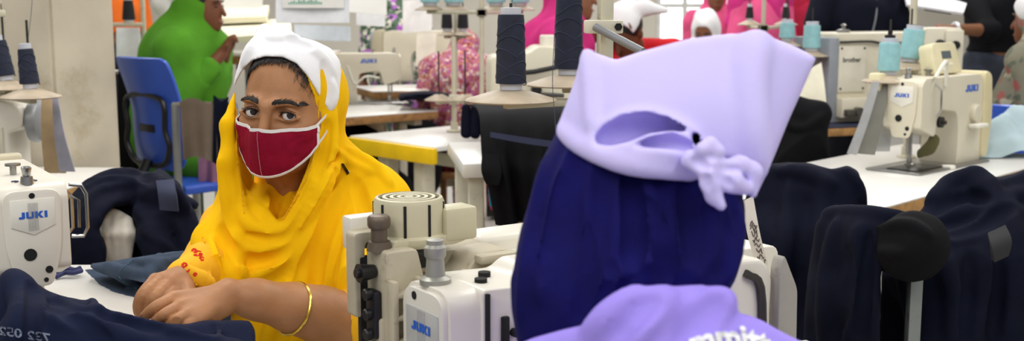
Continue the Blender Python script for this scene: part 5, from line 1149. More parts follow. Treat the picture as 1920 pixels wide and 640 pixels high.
# cyan cones on the far stand and its post
GC = 'pale cyan cones on the far stand'
pz = [P(x, 18, 5.4) for x in (806, 851, 930, 975)]
stand('thread_stand', 'thread stand holding pale cyan cones at the top centre', P(902, 250, 5.0)[0], 5.15, .80, 1.62, [(p[0], p[1], p[2], .07) for p in pz], [])
for p, w_ in zip(pz, ('leftmost', 'second from left', 'third from left', 'rightmost')): cone_of(p + [0, 0, .02], .125, .046, .040, M_cthread, 'pale cyan cone, %s of the four on the top centre stand' % w_, GC)
stand('thread_stand', 'low thread stand with white dishes behind the yellow edged table', P(848, 190, 4.9)[0], 5.05, .80, 1.22, [(*P(823, 187, 4.95), .06), (*P(872, 187, 4.85), .06)], [])
for i, (x, nm) in enumerate(((838, 'left'), (868, 'right'))):
    p = P(x, 58, 6.); cone_of(p, .09, .03, .026, M_lthread, 'small black cone, %s of the pair beyond the thread stand post' % nm, 'small black cones beyond the post')
stand('thread_stand', 'thread stand under the small black cones', P(853, 90, 6.)[0], 6.1, .9, 1.4, [(*(P(838, 58, 6.) - [0, 0, .02]), .05), (*(P(868, 58, 6.) - [0, 0, .02]), .05)], [])
# charts, sheet protectors, boards near the top
def board(name, x0, y0, x1, y1, d, m, label, cat='sign', sk=0, th=.004, curl=.02):
    g = patch([[P(x0, y0, d), P((x0 + x1) / 2, y0 + sk / 2, d + curl), P(x1, y0 + sk, d)], [P(x0, y1, d - curl), P((x0 + x1) / 2, y1 + sk / 2, d), P(x1, y1 + sk, d - curl)]], 6, 12)
    return tag(MB().sheet(g, th).build(name, m, world=True), label, cat)
ch = board('chart_board', 517, -60, 655, 43, 5.2, mat('white_plastic', 'E9ECF2', .4), 'white chart board with green bar chart hanging above the white cap'); 
for i in range(14): 
    hgt = (3, 5, 7, 4, 8, 6, 9, 5, 7, 10, 6, 8, 5, 4)[i]; x = 541 + i * 4.6
    g = A([[P(x, 8 - hgt, 5.17), P(x + 2.6, 8 - hgt, 5.17)], [P(x, 8, 5.17), P(x + 2.6, 8, 5.17)]]); MB().sheet(g, .002).build('chart_bar', mat('chart_green', '4FA58C', .6), ch, world=True)
MB().sheet(A([[P(530, -60, 5.17), P(645, -60, 5.17)], [P(530, 15, 5.172), P(645, 15, 5.172)]]), .0015).build('chart_paper', M_paper, ch, world=True)
board('sheet_protector', 552, 46, 657, 74, 6., mat('clear_sleeve', 'CDD4DC', .25, var=.06, scale=20), 'clear plastic document sleeve behind the white cap', 'folder', 4)
board('paper_sheet', 640, -20, 725, 22, 6.2, M_paper, 'white paper sheet hanging right of the chart board', 'paper', 6); board('paper_sheet', 668, 5, 722, 47, 6.6, mat('paper_grey', 'DCDDE0', .8), 'grey-white paper sheet hanging lower, right of the chart board', 'paper', 3)
board('paper_sheet', 415, -40, 492, 15, 6.4, M_paper, 'white paper sheet hanging beside the woman in green', 'paper')
board('paper_sheet', 218, 52, 262, 108, 5.6, mat('sleeve_paper', 'D9DBDF', .5), 'white paper sheet clipped below the rail beside the pillar', 'paper', 0); board('paper_sheet', 755, 0, 810, 62, 6.8, mat('paper_pale', 'E6E4E2', .8), 'pale paper sheet hanging left of the cyan cones', 'paper', -4)
M_card = mat('ivory_card', 'ECE6CC', .7, var=.03)
for (x0, y0, x1, y1, x2, y2, x3, y3, d0, d1, lb) in [(398, 22, 505, 14, 400, 40, 500, 36, 7.0, 6.3, 'upper ivory cutting board beside the woman in green'), (400, 44, 545, 40, 405, 78, 548, 66, 6.6, 5.8, 'lower ivory cutting board behind the peak of the white cap')]:
    tag(MB().sheet(patch([[P(x0, y0, d0), P(x1, y1, d0)], [P(x2, y2, d1), P(x3, y3, d1)]], 4, 6), .03).build('cutting_board', M_card, world=True), lb, 'board')
for x_, lb in ((430, 'under the ivory boards beside the woman in green'), (560, 'under the ivory boards behind the white cap')):
    q = P(x_, 60, 6.5); plank_top('machine_table', q[0], 6.6, .36, .7, 0, 'table ' + lb, z=q[2] - .12, th=.05)

# dark garment bundles added to deepen the shadow under the middle tables
def bundle(label, px, py, d, rx, rz_, seed, m=None, z0=0.):
    p = P(px, py, d); S = Sculpt((p[0] - rx * 1.5, p[1] - rx * 1.4, z0 - .02), (p[0] + rx * 1.5, p[1] + rx * 1.4, z0 + rz_ * 2.3), .011)
    g = np.random.default_rng(seed)
    for i in range(6): S.ell((p[0] + g.uniform(-.5, .5) * rx, p[1] + g.uniform(-.4, .4) * rx, z0 + rz_ * (.5 + .18 * i)), (rx * g.uniform(.6, .95), rx * .7, rz_ * .45), k=.04)
    S.op(lambda q: z0 + .002 - q[..., 2], S.lo, [S.lo[0] + S.h * S.n[0], S.lo[1] + S.h * S.n[1], z0 + .01], 0, -1)
    return one(S, 'garment_bundle', m or M_navy2, label, 'garment', disp=wrink(.014, 16, seed))
M_bk = mat('black_twill', '0B0B0F', .9, var=.2, weave=.3)
bundle('added black garment bundle darkening the floor under the white table with plywood edge', 680, 300, 6.3, .24, .40, 1, M_bk); bundle('added black garment bundle under the white table, right of the other bundle', 775, 290, 6.6, .2, .38, 2, M_bk)
bundle('added dark navy bundle on the floor below the yellow edged table', 790, 350, 5.1, .17, .24, 3); bundle('added dark navy bundle on the floor behind the yellow shoulder', 640, 330, 5.2, .2, .32, 4)
bundle('added dark bundle on the floor between grey rail and yellow scarf', 392, 390, 5.6, .14, .12, 6, M_bk)
q = PZ(790, 178, .86); rag_ = patch([[PZ(752, 178, .862), PZ(800, 174, .862), PZ(842, 178, .862)], [PZ(748, 182, .87), PZ(800, 178, .885), PZ(848, 182, .87)], [PZ(750, 187, .862), PZ(800, 184, .862), PZ(846, 186, .862)]], 16, 24)
tag(MB().sheet(rag_, .02).build('navy_cloth', M_navy2, world=True), 'navy cloth lying on the narrow far table', 'fabric')
q = P(700, 262, 6.15); t = thing('treadle_motor', 'cream motor housing under the white table with plywood edge', 'motor', (q[0], q[1] + .1, 0)); MB().box((0, 0, q[2]), (.11, .16, .26), .02).build('housing', M_cream, t); MB().box((0, 0, q[2] / 2 - .05), (.05, .05, q[2] - .12), .005).build('bracket', M_dsteel, t)
# ------------------------------------------------------------------ the people further back
SEAT = dict(hip=(0, .06, .60), chest=(0, 0, .93), neck=(0, -.02, 1.12), head=(0, -.05, 1.26), shL=(.17, 0, 1.06), shR=(-.17, 0, 1.06), elL=(.23, -.10, .80), elR=(-.23, -.10, .80), wrL=(.13, -.34, .86), wrR=(-.13, -.34, .86), knL=(.11, -.40, .58), knR=(-.11, -.40, .58), anL=(.11, -.38, .08), anR=(-.11, -.38, .08), hL=(-.3, -1, -.1), hR=(.3, -1, -.1), uL=(0, -.1, 1), uR=(0, -.1, 1))
def seat(dz=0., **k):
    q = {a: (A(v, float) + [0, 0, dz if a[0] in 'cshnew' and a[:2] not in ('hL', 'hR') else 0]) for a, v in SEAT.items()}; q.update({a: A(v, float) for a, v in k.items()}); return q
def at(px, d, z=0): p = P(px, 320, d); return (p[0], p[1], z)
def veil_on(col, cap=None, length=.45, wide=.2, back=.08, nm='scarf', chest=True):
    """scarf worn over the head and shoulders; optionally a cap on top"""
    def f(t, q, hd, Rl, S, C):
        h_ = q['head']; F = Sculpt(h_ - [.36, .36, .62], h_ + [.36, .36, .2], .0075)
        F.ell(hd(0, .022, .025), (.088, .108, .106), Rl, k=0)
        F.cone(hd(0, .04, -.02), q['neck'] + [0, .03, -.02], .085, .10, k=.04)
        for s_ in (-1, 1): F.chain([q['neck'] + [0, .0, .0], (q['shL'] if s_ > 0 else q['shR']) + [0, .0, .015], (q['shL'] if s_ > 0 else q['shR']) + [s_ * .035, .03, -.16]], [.085, .078, .06], k=.04)
        if length: F.cone(q['chest'] + [0, back, .08], q['chest'] + [0, back, .08 - length], wide * .75, wide * .7, k=.06)
        if chest: F.cone(q['chest'] + [.03, -.06, .10], q['chest'] + [.03, -.06, -.05], .085, .08, k=.05)
        F.ell(hd(0, -.10, -.015), (.060, .085, .088), Rl, k=.01, mode=-1)
        F.build(nm, col, t, smooth=2, disp=lambda v: .006 * np.sin(v[:, 0] * 60 + v[:, 2] * 35 + 4 * vnoise(v, 8, 2)) * .8 + .003 * vnoise(v, 25, 3), world=False)
        if cap: cap(t, q, hd, Rl)
    return f
def cap_(m, tail=None, nm='white_cap', low=0.):
    def f(t, q, hd, Rl):
        h_ = q['head']; F = Sculpt(h_ - .27, h_ + .27, .006)
        F.ell(hd(0, .02, .05), (.100, .118, .098), Rl, k=0); F.ell(hd(0, -.10, -.02 + low), (.10, .085, .085), Rl, k=.01, mode=-1)
        F.op(lambda p: ((p - hd(0, 0, .0 + low)) @ Rl)[..., 2] + .4 * ((p - h_) @ Rl)[..., 1] * -1, h_ - .25, h_ + .25, .004, -1)
        if tail:
            F.chain([hd(*x[:3]) for x in tail], [x[3] for x in tail], k=.02)
        F.build(nm, m, t, smooth=2, disp=lambda v: .003 * vnoise(v, 45, 3), world=False)
    return f
M_green = mat('green_knit', '56962A', .9, var=.08, weave=.3); M_pink = mat('magenta_cloth', 'D63A86', .85, var=.06, weave=.3); M_rose = mat('pink_cloth', 'E35C8C', .85, weave=.3); M_redc = mat('red_cloth', 'C9222C', .85, weave=.3)
M_navyp = mat('navy_jersey', '141724', .9, weave=.3); M_blackp = mat('black_jersey', '121316', .9, weave=.3); M_jean = mat('faded_jeans', '3F4450', .9, var=.2, weave=.4); M_drk = mat('dark_trousers', '20222B', .9, weave=.3)
M_flo = floral('green_floral', '55705A', ['B76BC9', 'D9D3C4', '2F4A38'], 16, .42); M_flor = floral('red_floral', '8E3040', ['E6C9B0', 'C4566E', '4A2A2A'], 18, .42); M_khaki = floral('khaki_floral', '7E7B68', ['A9A48E', '9A5A52', '5F6455'], 12, .38)
M_sky = mat('pale_blue_cloth', 'B7CBE6', .9, weave=.3); M_org = mat('orange_cloth', 'E4702A', .9, weave=.3)
def shawl(t, q, hd, Rl):
    h_ = q['head']; F = Sculpt(h_ - [.42, .36, .80], h_ + [.42, .40, .2], .0075)
    F.ell(hd(0, .022, .025), (.088, .108, .106), Rl, k=0); F.cone(hd(0, .05, -.03), q['chest'] + [0, .06, .10], .10, .17, k=.05); F.cone(q['chest'] + [0, .06, .10], q['hip'] + [0, .08, .06], .185, .19, k=.08)
    for s_ in (-1, 1):
        e = q['elL'] if s_ > 0 else q['elR']; sh = q['shL'] if s_ > 0 else q['shR']; w_ = q['wrL'] if s_ > 0 else q['wrR']
        F.cone(q['neck'], sh, .09, .085, k=.05); F.cone(sh, e + [0, .04, 0], .092, .075, k=.09); F.cone(e + [0, .03, 0], e + (w_ - e) * .5, .07, .055, k=.09)
    F.ell(hd(0, -.10, -.015), (.060, .085, .088), Rl, k=.01, mode=-1)
    F.build('green_shawl', M_green, t, smooth=2, disp=lambda v: -.016 * np.abs(vnoise(v * [1, 1, .4], 13, 2)) - .006 * np.abs(vnoise(v * [1, 1, .5], 30, 4)) + .003 * vnoise(v, 18, 3), world=False)
def green_extra(t, q, hd, Rl, S, C):
    shawl(t, q, hd, Rl)
    F = Sculpt(q['head'] - .32, q['head'] + .32, .006)
    F.ell(hd(.01, .06, .065), (.10, .105, .085), Rl, k=0); F.chain([hd(0, .14, .06), hd(-.01, .18, .02), hd(-.02, .15, -.06), hd(-.03, .115, -.13)], [.07, .05, .03, .018], k=.03); F.chain([hd(-.03, .14, 0), hd(-.06, .09, -.08)], [.04, .014], k=.02); F.cone(hd(0, .12, .09), hd(0, .24, .07), .06, .02, k=.03)
    F.ell(hd(0, -.12, .0), (.10, .10, .10), Rl, k=.01, mode=-1)
    F.build('white_headscarf', M_white, t, smooth=2, disp=lambda v: .004 * vnoise(v, 50, 3), world=False)
figure('woman', 'woman in a green shawl and white headscarf sitting sideways, facing right', at(372, 5.3), math.radians(80), seat(.09, wrL=(.07, -.12, 1.13), wrR=(-.08, -.17, 1.14), elL=(.23, .03, .90), elR=(-.23, .0, .90), hL=(-.2, -.5, .8), hR=(.1, -.5, .8)), skin='7A4A32', top=M_green, bottom=M_green, hairc=True, sleeve=1.75, extra=green_extra, puff=1.15, h=.006)
def red_extra(t, q, hd, Rl, S, C): cap_(M_white, [(.02, .06, .09, .05), (.10, .08, .09, .035), (.19, .10, .06, .014)], low=.055)(t, q, hd, Rl)
figure('woman', 'woman in white cap and red top bending her head down, behind the grey rod', at(1200, 5.6), math.radians(-38), seat(.07, head=(0, -.15, 1.225), neck=(0, -.05, 1.15)), skin='6B432C', top=M_redc, bottom=M_drk, look=(0, 38), extra=red_extra, sleeve=.8)
figure('person', 'person in magenta top reaching forward behind the second navy cone', at(1052, 5.35), math.radians(80), seat(.14, wrL=(.10, -.20, 1.27), elL=(.2, -.02, 1.12), wrR=(-.1, -.16, 1.05), hL=(0, -1, .2)), skin='8A5A40', top=M_pink, bottom=M_pink, sleeve=.9, puff=1.25, extra=veil_on(M_pink, None, .4), h=.0075)
figure('woman', 'woman with white headscarf and pale blue top sitting before the bright window', at(1318, 7.6), math.radians(-20), seat(-.06), skin='8A5A40', top=M_sky, bottom=M_sky, look=(0, 30), hairc=False, extra=veil_on(M_white, None, 0, chest=False), h=.009)
figure('woman', 'woman standing far back against the bright window, only her face showing', at(1332, 9.2), 0, dict(head=(0, -.03, 1.42), neck=(0, 0, 1.28), chest=(0, 0, 1.1), shL=(.16, 0, 1.22), shR=(-.16, 0, 1.22), hip=(0, 0, .78), elL=(.2, 0, .98), elR=(-.2, 0, .98), wrL=(.2, -.1, .8), wrR=(-.2, -.1, .8)), skin='7A4E36', top=M_rose, bottom=M_drk, extra=veil_on(M_rose), h=.01)
figure('person', 'person in pink dress standing left of the far pole by the window', at(1418, 8.2), math.radians(20), dict(), skin='8A5A40', top=M_rose, bottom=M_rose, sleeve=1.6, h=.01, extra=veil_on(M_pink))
figure('person', 'person in crimson dress standing behind the dark cone and far pole', at(1466, 8.6), math.radians(-15), dict(), skin='7A4E36', top=mat('crimson_cloth', 'C4304E', .85, weave=.3), bottom=M_redc, sleeve=1.6, h=.01, extra=veil_on(mat('crimson_cloth', 'C4304E')))
def lanyard(t, q, hd, Rl, S, C):
    MB().tube(cr([q['neck'] + [.07, -.06, 0], q['chest'] + [.04, -.145, .02], q['chest'] + [.0, -.15, -.14]], 16), .005, 6).build('lanyard', mat('grey_cord', '7C8088', .6), t)
figure('man', 'man in navy polo leaning on the cream machine at the back', at(1594, 6.0), math.radians(6), dict(elL=(.22, -.10, 1.15), wrL=(.20, -.24, .99), elR=(-.27, -.08, 1.16), wrR=(-.26, -.22, .97), hL=(0, -.6, -.5), hR=(0, -.6, -.5)), skin='80553A', top=M_navyp, bottom=M_drk, sleeve=.55, puff=1.1, extra=lanyard)
def phone_extra(t, q, hd, Rl, S, C):
    w_ = q['wrR']; e = q['elR']; ax = nrm(w_ - e); u = nrm(np.cross(ax, [0, 0, 1.])); v_ = np.cross(ax, u); c = w_ - ax * .012
    MB().tube([c + .034 * (math.cos(a) * u + math.sin(a) * v_) for a in np.linspace(0, 6.283, 32, endpoint=False)], .010, 8, closed=True, flat=.45).build('watch_strap', mat('watch_steel', 'C8CACC', .3, .7), t)
    MB().cyl(c - v_ * -.034 + u * .0, c + v_ * .046, .024, n=20, bev=.003).build('watch_face', mat('watch_dark', '3A4048', .2), t)
hx = figure('man', 'man in black top and jeans holding a phone, wristwatch on his arm', at(1852, 6.8), math.radians(-4), dict(hip=(0, 0, .99), elR=(-.13, -.26, 1.215), wrR=(-.36, -.36, 1.225), hR=(-1, -.2, .08), uR=(0, -.5, 1), elL=(.26, .0, 1.12), wrL=(.24, -.2, .95), curl=.75), skin='80553A', top=M_blackp, bottom=M_jean, sleeve=1.12, puff=1.15, extra=phone_extra, h=.0065, hem=1.09)
ph = P(1757, 18, 6.42); tag(MB().box((0, 0, 0), (.15, .075, .010), .004).build('phone', mat('phone_black', '15171B', .2)), 'dark phone held by the man in black', 'phone').location = ph
bpy.data.objects['phone'].rotation_euler = (.35, .15, -.15)
figure('woman', 'woman in khaki floral scarf with white head cloth at the right edge', at(1944, 5.2), math.radians(-140), seat(.03), skin='7A4E36', top=M_khaki, bottom=M_khaki, sleeve=1.6, puff=1.2, extra=veil_on(M_khaki, cap_(M_white, [(0, .10, .03, .05), (0, .14, -.06, .03)]), .5, .24), h=.0075)
figure('woman', 'woman in green and violet floral dress standing beyond the hanging papers', at(748, 8.0), math.radians(30), dict(wrL=(.22, .1, .85), wrR=(-.22, .1, .85), hip=(0, 0, .86), chest=(0, 0, 1.2), neck=(0, 0, 1.38), head=(0, -.03, 1.52), shL=(.16, 0, 1.32), shR=(-.16, 0, 1.32), elL=(.22, -.02, 1.04), elR=(-.22, -.02, 1.04)), skin='7A4E36', top=M_flo, bottom=M_flo, sleeve=1.5, puff=1.2, extra=veil_on(M_flo, None, .5), h=.009)
figure('woman', 'woman in red floral dress sitting behind the low thread stand', at(862, 6.9), math.radians(165), seat(-.10, head=(0, -.12, 1.08)), skin='7A4E36', top=M_flor, bottom=M_flor, look=(0, 30), sleeve=1.4, puff=1.2, extra=veil_on(floral('pink_floral', 'A85A86', ['D9C8BE', '7E2238', 'C07A44'], 26, .42), None, .2), h=.008)
figure('person', 'person in orange top standing at the back beside the pillar', at(232, 8.3), math.radians(40), dict(hip=(0, 0, 1.0)), skin='7A4E36', top=M_org, bottom=M_drk, sleeve=1.2, h=.011, hem=1.16)
# ---- blue chairs, cloths and racks on the left
M_bluep = mat('blue_plastic', '3860D0', .35, var=.04)
def chair(loc, rz, label):
    t = thing('office_chair', label, 'chair', loc, (0, 0, rz), 'blue plastic chairs')
    rows = []
    for z, hw, yo, cv in [(.62, .15, .02, .02), (.66, .19, .03, .035), (.76, .20, .05, .05), (.88, .20, .055, .05), (.98, .205, .075, .045), (1.08, .20, .10, .035), (1.105, .17, .11, .03)]:
        rows.append([(x * hw, yo - cv * (1 - abs(x) ** 2) * -1 - cv, z) for x in (-1, -.6, -.2, .2, .6, 1)])
    MB().sheet(patch(rows, 26, 22), .014).build('backrest', M_bluep, t)
    m = MB(); m.tube(crc([(-.135, .065, .93), (.135, .065, .93), (.15, .06, .80), (.17, .055, .72), (.10, .05, .645), (-.10, .05, .645), (-.17, .055, .72), (-.15, .06, .80)], 48), .012, 8, closed=True); m.build('back_frame', M_black, t)
    MB().box((0, .055, .80), (.12, .012, .035), .004).build('back_grip', M_black, t)
    m = MB(); m.tube(cr([(0, .06, .66), (0, .10, .56), (0, .0, .50), (0, -.15, .52)], 14), .022, 8); m.build('back_arm', M_black, t)
    MB().prism(rpoly([(-.21, -.02), (.21, -.02), (.21, .02, .02), (-.21, .02, .02)]), .42, .015, M=Matrix.Translation((0, -.2, .54))).build('seat', M_bluep, t)
    MB().cyl((0, -.18, .08), (0, -.18, .52), .025, n=14).build('column', mat('chrome', 'B8BABC', .25, 1.), t)
    for k in range(5):
        a = k * 1.2566; m = MB(); m.tube([(0, -.18, .10), (.26 * math.cos(a), -.18 + .26 * math.sin(a), .07)], [.022, .014], 8); m.lathe([(0, -.02), (.028, -.02), (.028, .02), (0, .02)], 14, Matrix.Translation((.26 * math.cos(a), -.18 + .26 * math.sin(a), .03)) @ Matrix.Rotation(a, 4, 'Z') @ Matrix.Rotation(math.pi / 2, 4, 'X')); m.build('leg', M_black, t)
    return t
q = P(296, 200, 4.95); c1 = chair((q[0], q[1], P(293, 106, 4.95)[2] - 1.105), math.radians(138), 'blue office chair with black back frame behind the woman in green')
q = P(262, 130, 6.1); chair((q[0], q[1], P(262, 104, 6.1)[2] - 1.105), math.radians(110), 'blue chair showing only its top edge between the pillar and the nearer blue chair')
rk = thing('garment_rail', 'low grey rail carrying the brown and dark cloths', 'rail', (P(375, 200, 4.6)[0], 4.62, 0)); zr = P(375, 192, 4.6)[2]
m = MB(); m.cyl((-.12, 0, zr - .012), (.14, 0, zr - .012), .010, n=12); m.build('bar', M_steel, rk)
for x in (-.11, .13): m = MB(); m.cyl((x, 0, 0), (x, 0, zr - .01), .016, n=12); m.box((x, 0, .012), (.05, .3, .024), .005); m.build('post', mat('rail_grey', '8F9291', .4, .3), rk)
def hung(name, m, label, x0, x1, y0, y1, d, seed, sk=0, n=40, amp=.012):
    u = np.linspace(0, 1, n); v = np.linspace(0, 1, 24); g = np.zeros((24, n, 3)); o = np.random.default_rng(seed).uniform(0, 6, 3)
    for i, a in enumerate(v):
        for j, b_ in enumerate(u):
            if a < .12: y = y0 + 8 * (1 - a / .12); dd_ = d + .06 * (1 - a / .12); 
            else: y = y0 + (y1 - y0) * (a - .12) / .88 + 6 * math.sin(b_ * 5 + seed); dd_ = d - .015
            g[i, j] = P(x0 + (x1 - x0) * b_ + sk * a, y, dd_ + amp * a * (math.sin(b_ * 6 + o[0] + a) + .4 * math.sin(b_ * 14 + o[1])))
    return tag(MB().sheet(g, .006).build(name, m, world=True), label, 'cloth')
hung('brown_cloth', mat('taupe_cloth', '6A5E52', .9, weave=.4), 'taupe brown cloth hanging over the grey rail left of the yellow scarf', 336, 402, 190, 300, 4.58, 3, 8); hung('dark_cloth', M_navy2, 'dark navy cloth hanging over the grey rail beside the yellow scarf', 400, 428, 184, 310, 4.58, 5)
hung('black_cloth', M_blackc, 'black cloth hanging behind the blue chair beside the pillar', 222, 300, 128, 330, 5.72, 7); hung('mauve_cloth', mat('mauve_cloth', '9A6E88', .9, weave=.3), 'mauve cloth hanging low left of the yellow shoulder', 372, 412, 285, 345, 5.0, 9)
rk2 = thing('garment_rail', 'rail carrying the black cloth behind the blue chair', 'rail', (P(260, 200, 5.75)[0], 5.74, 0)); zr = P(260, 130, 5.75)[2]
m = MB(); m.cyl((-.14, 0, zr - .012), (.12, 0, zr - .012), .010, n=12); m.build('bar', M_steel, rk2)
for x in (-.13, .11): m = MB(); m.cyl((x, 0, 0), (x, 0, zr - .01), .014, n=12); m.box((x, 0, .012), (.05, .3, .024), .005); m.build('post', M_steel, rk2)
ps = P(270, 60, 5.9); pt = thing('thread_stand', 'thread stand post with dark cone beside the woman in green', 'thread stand', (ps[0], ps[1], .0)); MB().cyl((0, 0, 0), (0, 0, 1.75), .012, n=12).build('pole', M_pole, pt)
for z_, r in ((P(0, 46, 5.9)[2], .16),): MB().box((-r, 0, z_), (r * 2, .04, .02), .004).build('arm', M_pole, pt)
MB().lathe([(.04, 0), (.04, .01), (.014, .02), (.013, .03)], 16).build('foot', M_pole, pt)
cone_of(P(242, 42, 5.9), .115, .034, .024, M_lthread, 'dark thread cone on the stand arm beside the pillar', 'dark cones at the back')

for o in [x for x in bpy.data.objects if x.get('category') == 'person' and x.location.y > 4 and 'standing' not in x['label'] and x.name.split('.')[0] != 'man']:
    sk = [c for c in o.children if c.name.startswith('top')]
    lb = o['label'].split(',')[0]; cz = .46 if 'red floral' not in lb else .36
    if 'pale blue' in lb: cz = .40
    if 'green shawl' in lb: continue
    t = thing('stool', 'plain stool beneath the ' + ' '.join(lb.split()[:12]), 'stool', (o.location.x, o.location.y, 0), (0, 0, o.rotation_euler.z))
    MB().box((0, .07, cz), (.32, .32, .035), .008).build('seat', mat('stool_wood', '8A6238'), t)
    for sx in (-1, 1):
        for sy in (-1, 1): MB().box((sx * .12, .07 + sy * .12, cz / 2 - .008), (.035, .035, cz - .016), .004).build('leg', mat('stool_wood', '8A6238'), t)
# ------------------------------------------------------------------ right side
a_, b_ = PZ(1640, 394, TABLE), PZ(1770, 358, TABLE); dv = nrm(b_ - a_); nv = A([-dv[1], dv[0], 0])
rz = math.atan2(dv[1], dv[0]); cc = a_ + dv * .72 + nv * .31
rt = plank_top('work_table', cc[0], cc[1], 1.6, .62, rz, 'white sewing table with worn plywood edge on the right', th=.05, inset=.12)
q = PZ(1686, 322, TABLE); rj = lockstitch('sewing_machine', 'cream sewing machine with control panel on top, on the right white table', (q[0] - .0, q[1], TABLE), math.radians(43), body=M_cream, hw=mat('cover_cream', 'D8CDA4', .4, var=.04), panel=True, scale=1.1)
m = MB(); m.tube(cr([(.06, -.07, .29), (.10, -.075, .33), (.13, -.07, .33), (.135, -.066, .26)], 14), .006, 6); m.build('thread_guide', M_btn, rj)
mm = MB(); mm.box((.0, .085, .24), (.05, .04, .12), .006); mm.build('side_unit', mat('panel_cream', 'DED5B0', .4), rj)
S = Sculpt.around([P(1740, 230, 3.95), P(1765, 295, 3.95)], .06, .005); S.chain([P(1752, 262, 3.9), P(1745, 280, 3.88), P(1722, 290, 3.9)], [.02, .022, .015], k=.02); one(S, 'olive_cloth_scrap', mat('olive_cloth', '5E5B3E', .9, weave=.3), 'small olive cloth scrap under the arm of the right cream machine', 'fabric', disp=wrink(.004, 60, 2))
tag(MB().box((0, 0, .008), (.045, .02, .016), .005).build('eraser', M_btn), 'small white block lying before the right cream machine', 'block').location = PZ(1778, 318, TABLE)
MB().box((0, 0, .002), (.17, .10, .003), .001).build('throat_plate', M_dsteel, rj)
bpy.data.objects['throat_plate'].location = (.06, -.02, .008)
# thread stand with two cyan cones on the right
GC2 = 'cyan thread cones on the right stand'
pA, pB = P(1665, 152, 3.9), P(1705, 128, 4.05)
stand('thread_stand', 'thread stand with two cyan cones above the right sewing machine', P(1728, 200, 4.05)[0], 4.17, TABLE, 1.75, [(pA[0], pA[1], pA[2], .085), (pB[0], pB[1], pB[2], .085)], pr=.013)
c_ = cone_of(pA + [0, 0, .022], .112, .037, .034, M_cthread, 'cyan thread cone standing upright on the nearer dish at right', GC2); MB().lathe([(.018, .112), (.018, .135), (.008, .136), (.008, .15), (0, .15)], 14).build('top_cap', M_black, c_)
c_ = cone_of(pB + [0, 0, .022], .118, .039, .036, M_cthread, 'cyan thread cone tilted to the right beside the pole', GC2, (0, math.radians(6), 0)); MB().lathe([(.026, .118), (.024, .132), (0, .133)], 14).build('top_cap', mat('red_black_cap', '4A1A18', .5), c_)
for (x0, x1, x2, x3, d, c, lb) in [(1634, 1650, 1588, 1606, 3.82, '9A9B9B', 'outer grey hanging strip left of the right sewing machine'), (1648, 1668, 1604, 1640, 3.86, '77756C', 'inner grey hanging strip left of the right sewing machine')]:
    g = patch([[P(x0, 154, d), P(x1, 154, d)], [P((x0 + x2) / 2 + 3, 222, d - .02), P((x1 + x3) / 2 + 2, 222, d - .02)], [P(x2, 288, d - .03), P(x3, 291, d - .03)]], 12, 6); tag(MB().sheet(g, .006).build('grey_strip', mat('strip_' + c, c, .45, .2, var=.1), world=True), lb, 'strip')
g = patch([[P(1666, 160, 3.95), P(1690, 160, 3.95)], [P(1640, 220, 3.94), P(1676, 220, 3.94)], [P(1612, 284, 3.93), P(1668, 284, 3.93)]], 10, 10); tag(MB().sheet(g, .004).build('clear_plastic_sheet', mat('cloudy_plastic', 'BDBEBB', .3, alpha=.75), world=True), 'cloudy plastic sheet hanging beside the grey strips on the right', 'plastic sheet')
# bar-tack machine at the back
bz = P(1650, 232, 5.)[2]; b0, b1 = P(1552, 150, 5.), P(1752, 150, 5.2); az = math.atan2((b1 - b0)[1], (b1 - b0)[0]); Lb = np.linalg.norm((b1 - b0)[:2]); topz = P(0, 62, 5.0)[2] - bz
bm2 = thing('sewing_machine', 'large cream industrial machine with grey end and dark lettering at the back right', 'sewing machine', (b0[0], b0[1], bz), (0, 0, az))
m = MB(); m.prism(rpoly([(.045, .0), (Lb, .0), (Lb, topz, .02), (.045, topz, .01)]), .26, .012, M=Matrix.Translation((0, .13, 0))); m.build('casting', M_cream, bm2)
m = MB(); m.box((.022, .13, topz / 2 - .01), (.05, .28, topz - .02), .006); m.build('end_cover', mat('blue_grey', '8F949C', .5), bm2)
m = MB(); m.box((.12, -.004, topz * .60), (.145, .012, topz * .52), .004); fp = m.build('front_plate', mat('plate_cream', 'DCD6C4', .45), bm2)
v, f = text('brother', .030, .0005, .0006); MB().add(v, f, Matrix.Translation((.115, -.0105, topz * .70)) @ Matrix.Rotation(math.pi / 2, 4, 'X')).build('lettering', mat('dark_letter', '3A3A3A', .6), fp)
for x in (.06, .18):
    for z in (.38, .83): MB().cyl((x, -.0125, topz * z), (x, -.009, topz * z), .005, n=10).build('screw', M_hole, fp)
m = MB(); m.tube(cr([(.05, -.012, topz * .90), (.2, -.014, topz * .905), (.3, -.012, topz * .88), (Lb, -.012, topz * .90)], 24), .006, 6); m.build('cable', M_dsteel, bm2)
m = MB(); m.box((.13, -.02, topz * .17), (.17, .06, topz * .22), .006); m.build('lower_box', M_cream, bm2); m = MB(); m.cyl((.12, -.08, topz * .13), (.12, -.05, topz * .13), .02, n=14); m.box((.08, -.06, topz * .12), (.05, .03, .03), .005); m.build('valve', mat('valve_dark', '55524C', .4, .4), bm2)
m = MB(); m.lathe([(.03, 0), (.03, .012), (.008, .016), (.008, .03), (.014, .034), (0, .04)], 14, Matrix.Translation((.13, .08, topz))); m.build('top_knob', M_steel, bm2)
q = (b0 + b1) / 2; plank_top('machine_table', q[0] - .06, q[1] + .16, 1.0, .66, az, top=mat('navy_top', '1A2138', .7), label='table carrying the large cream industrial machine at the back right', z=bz)
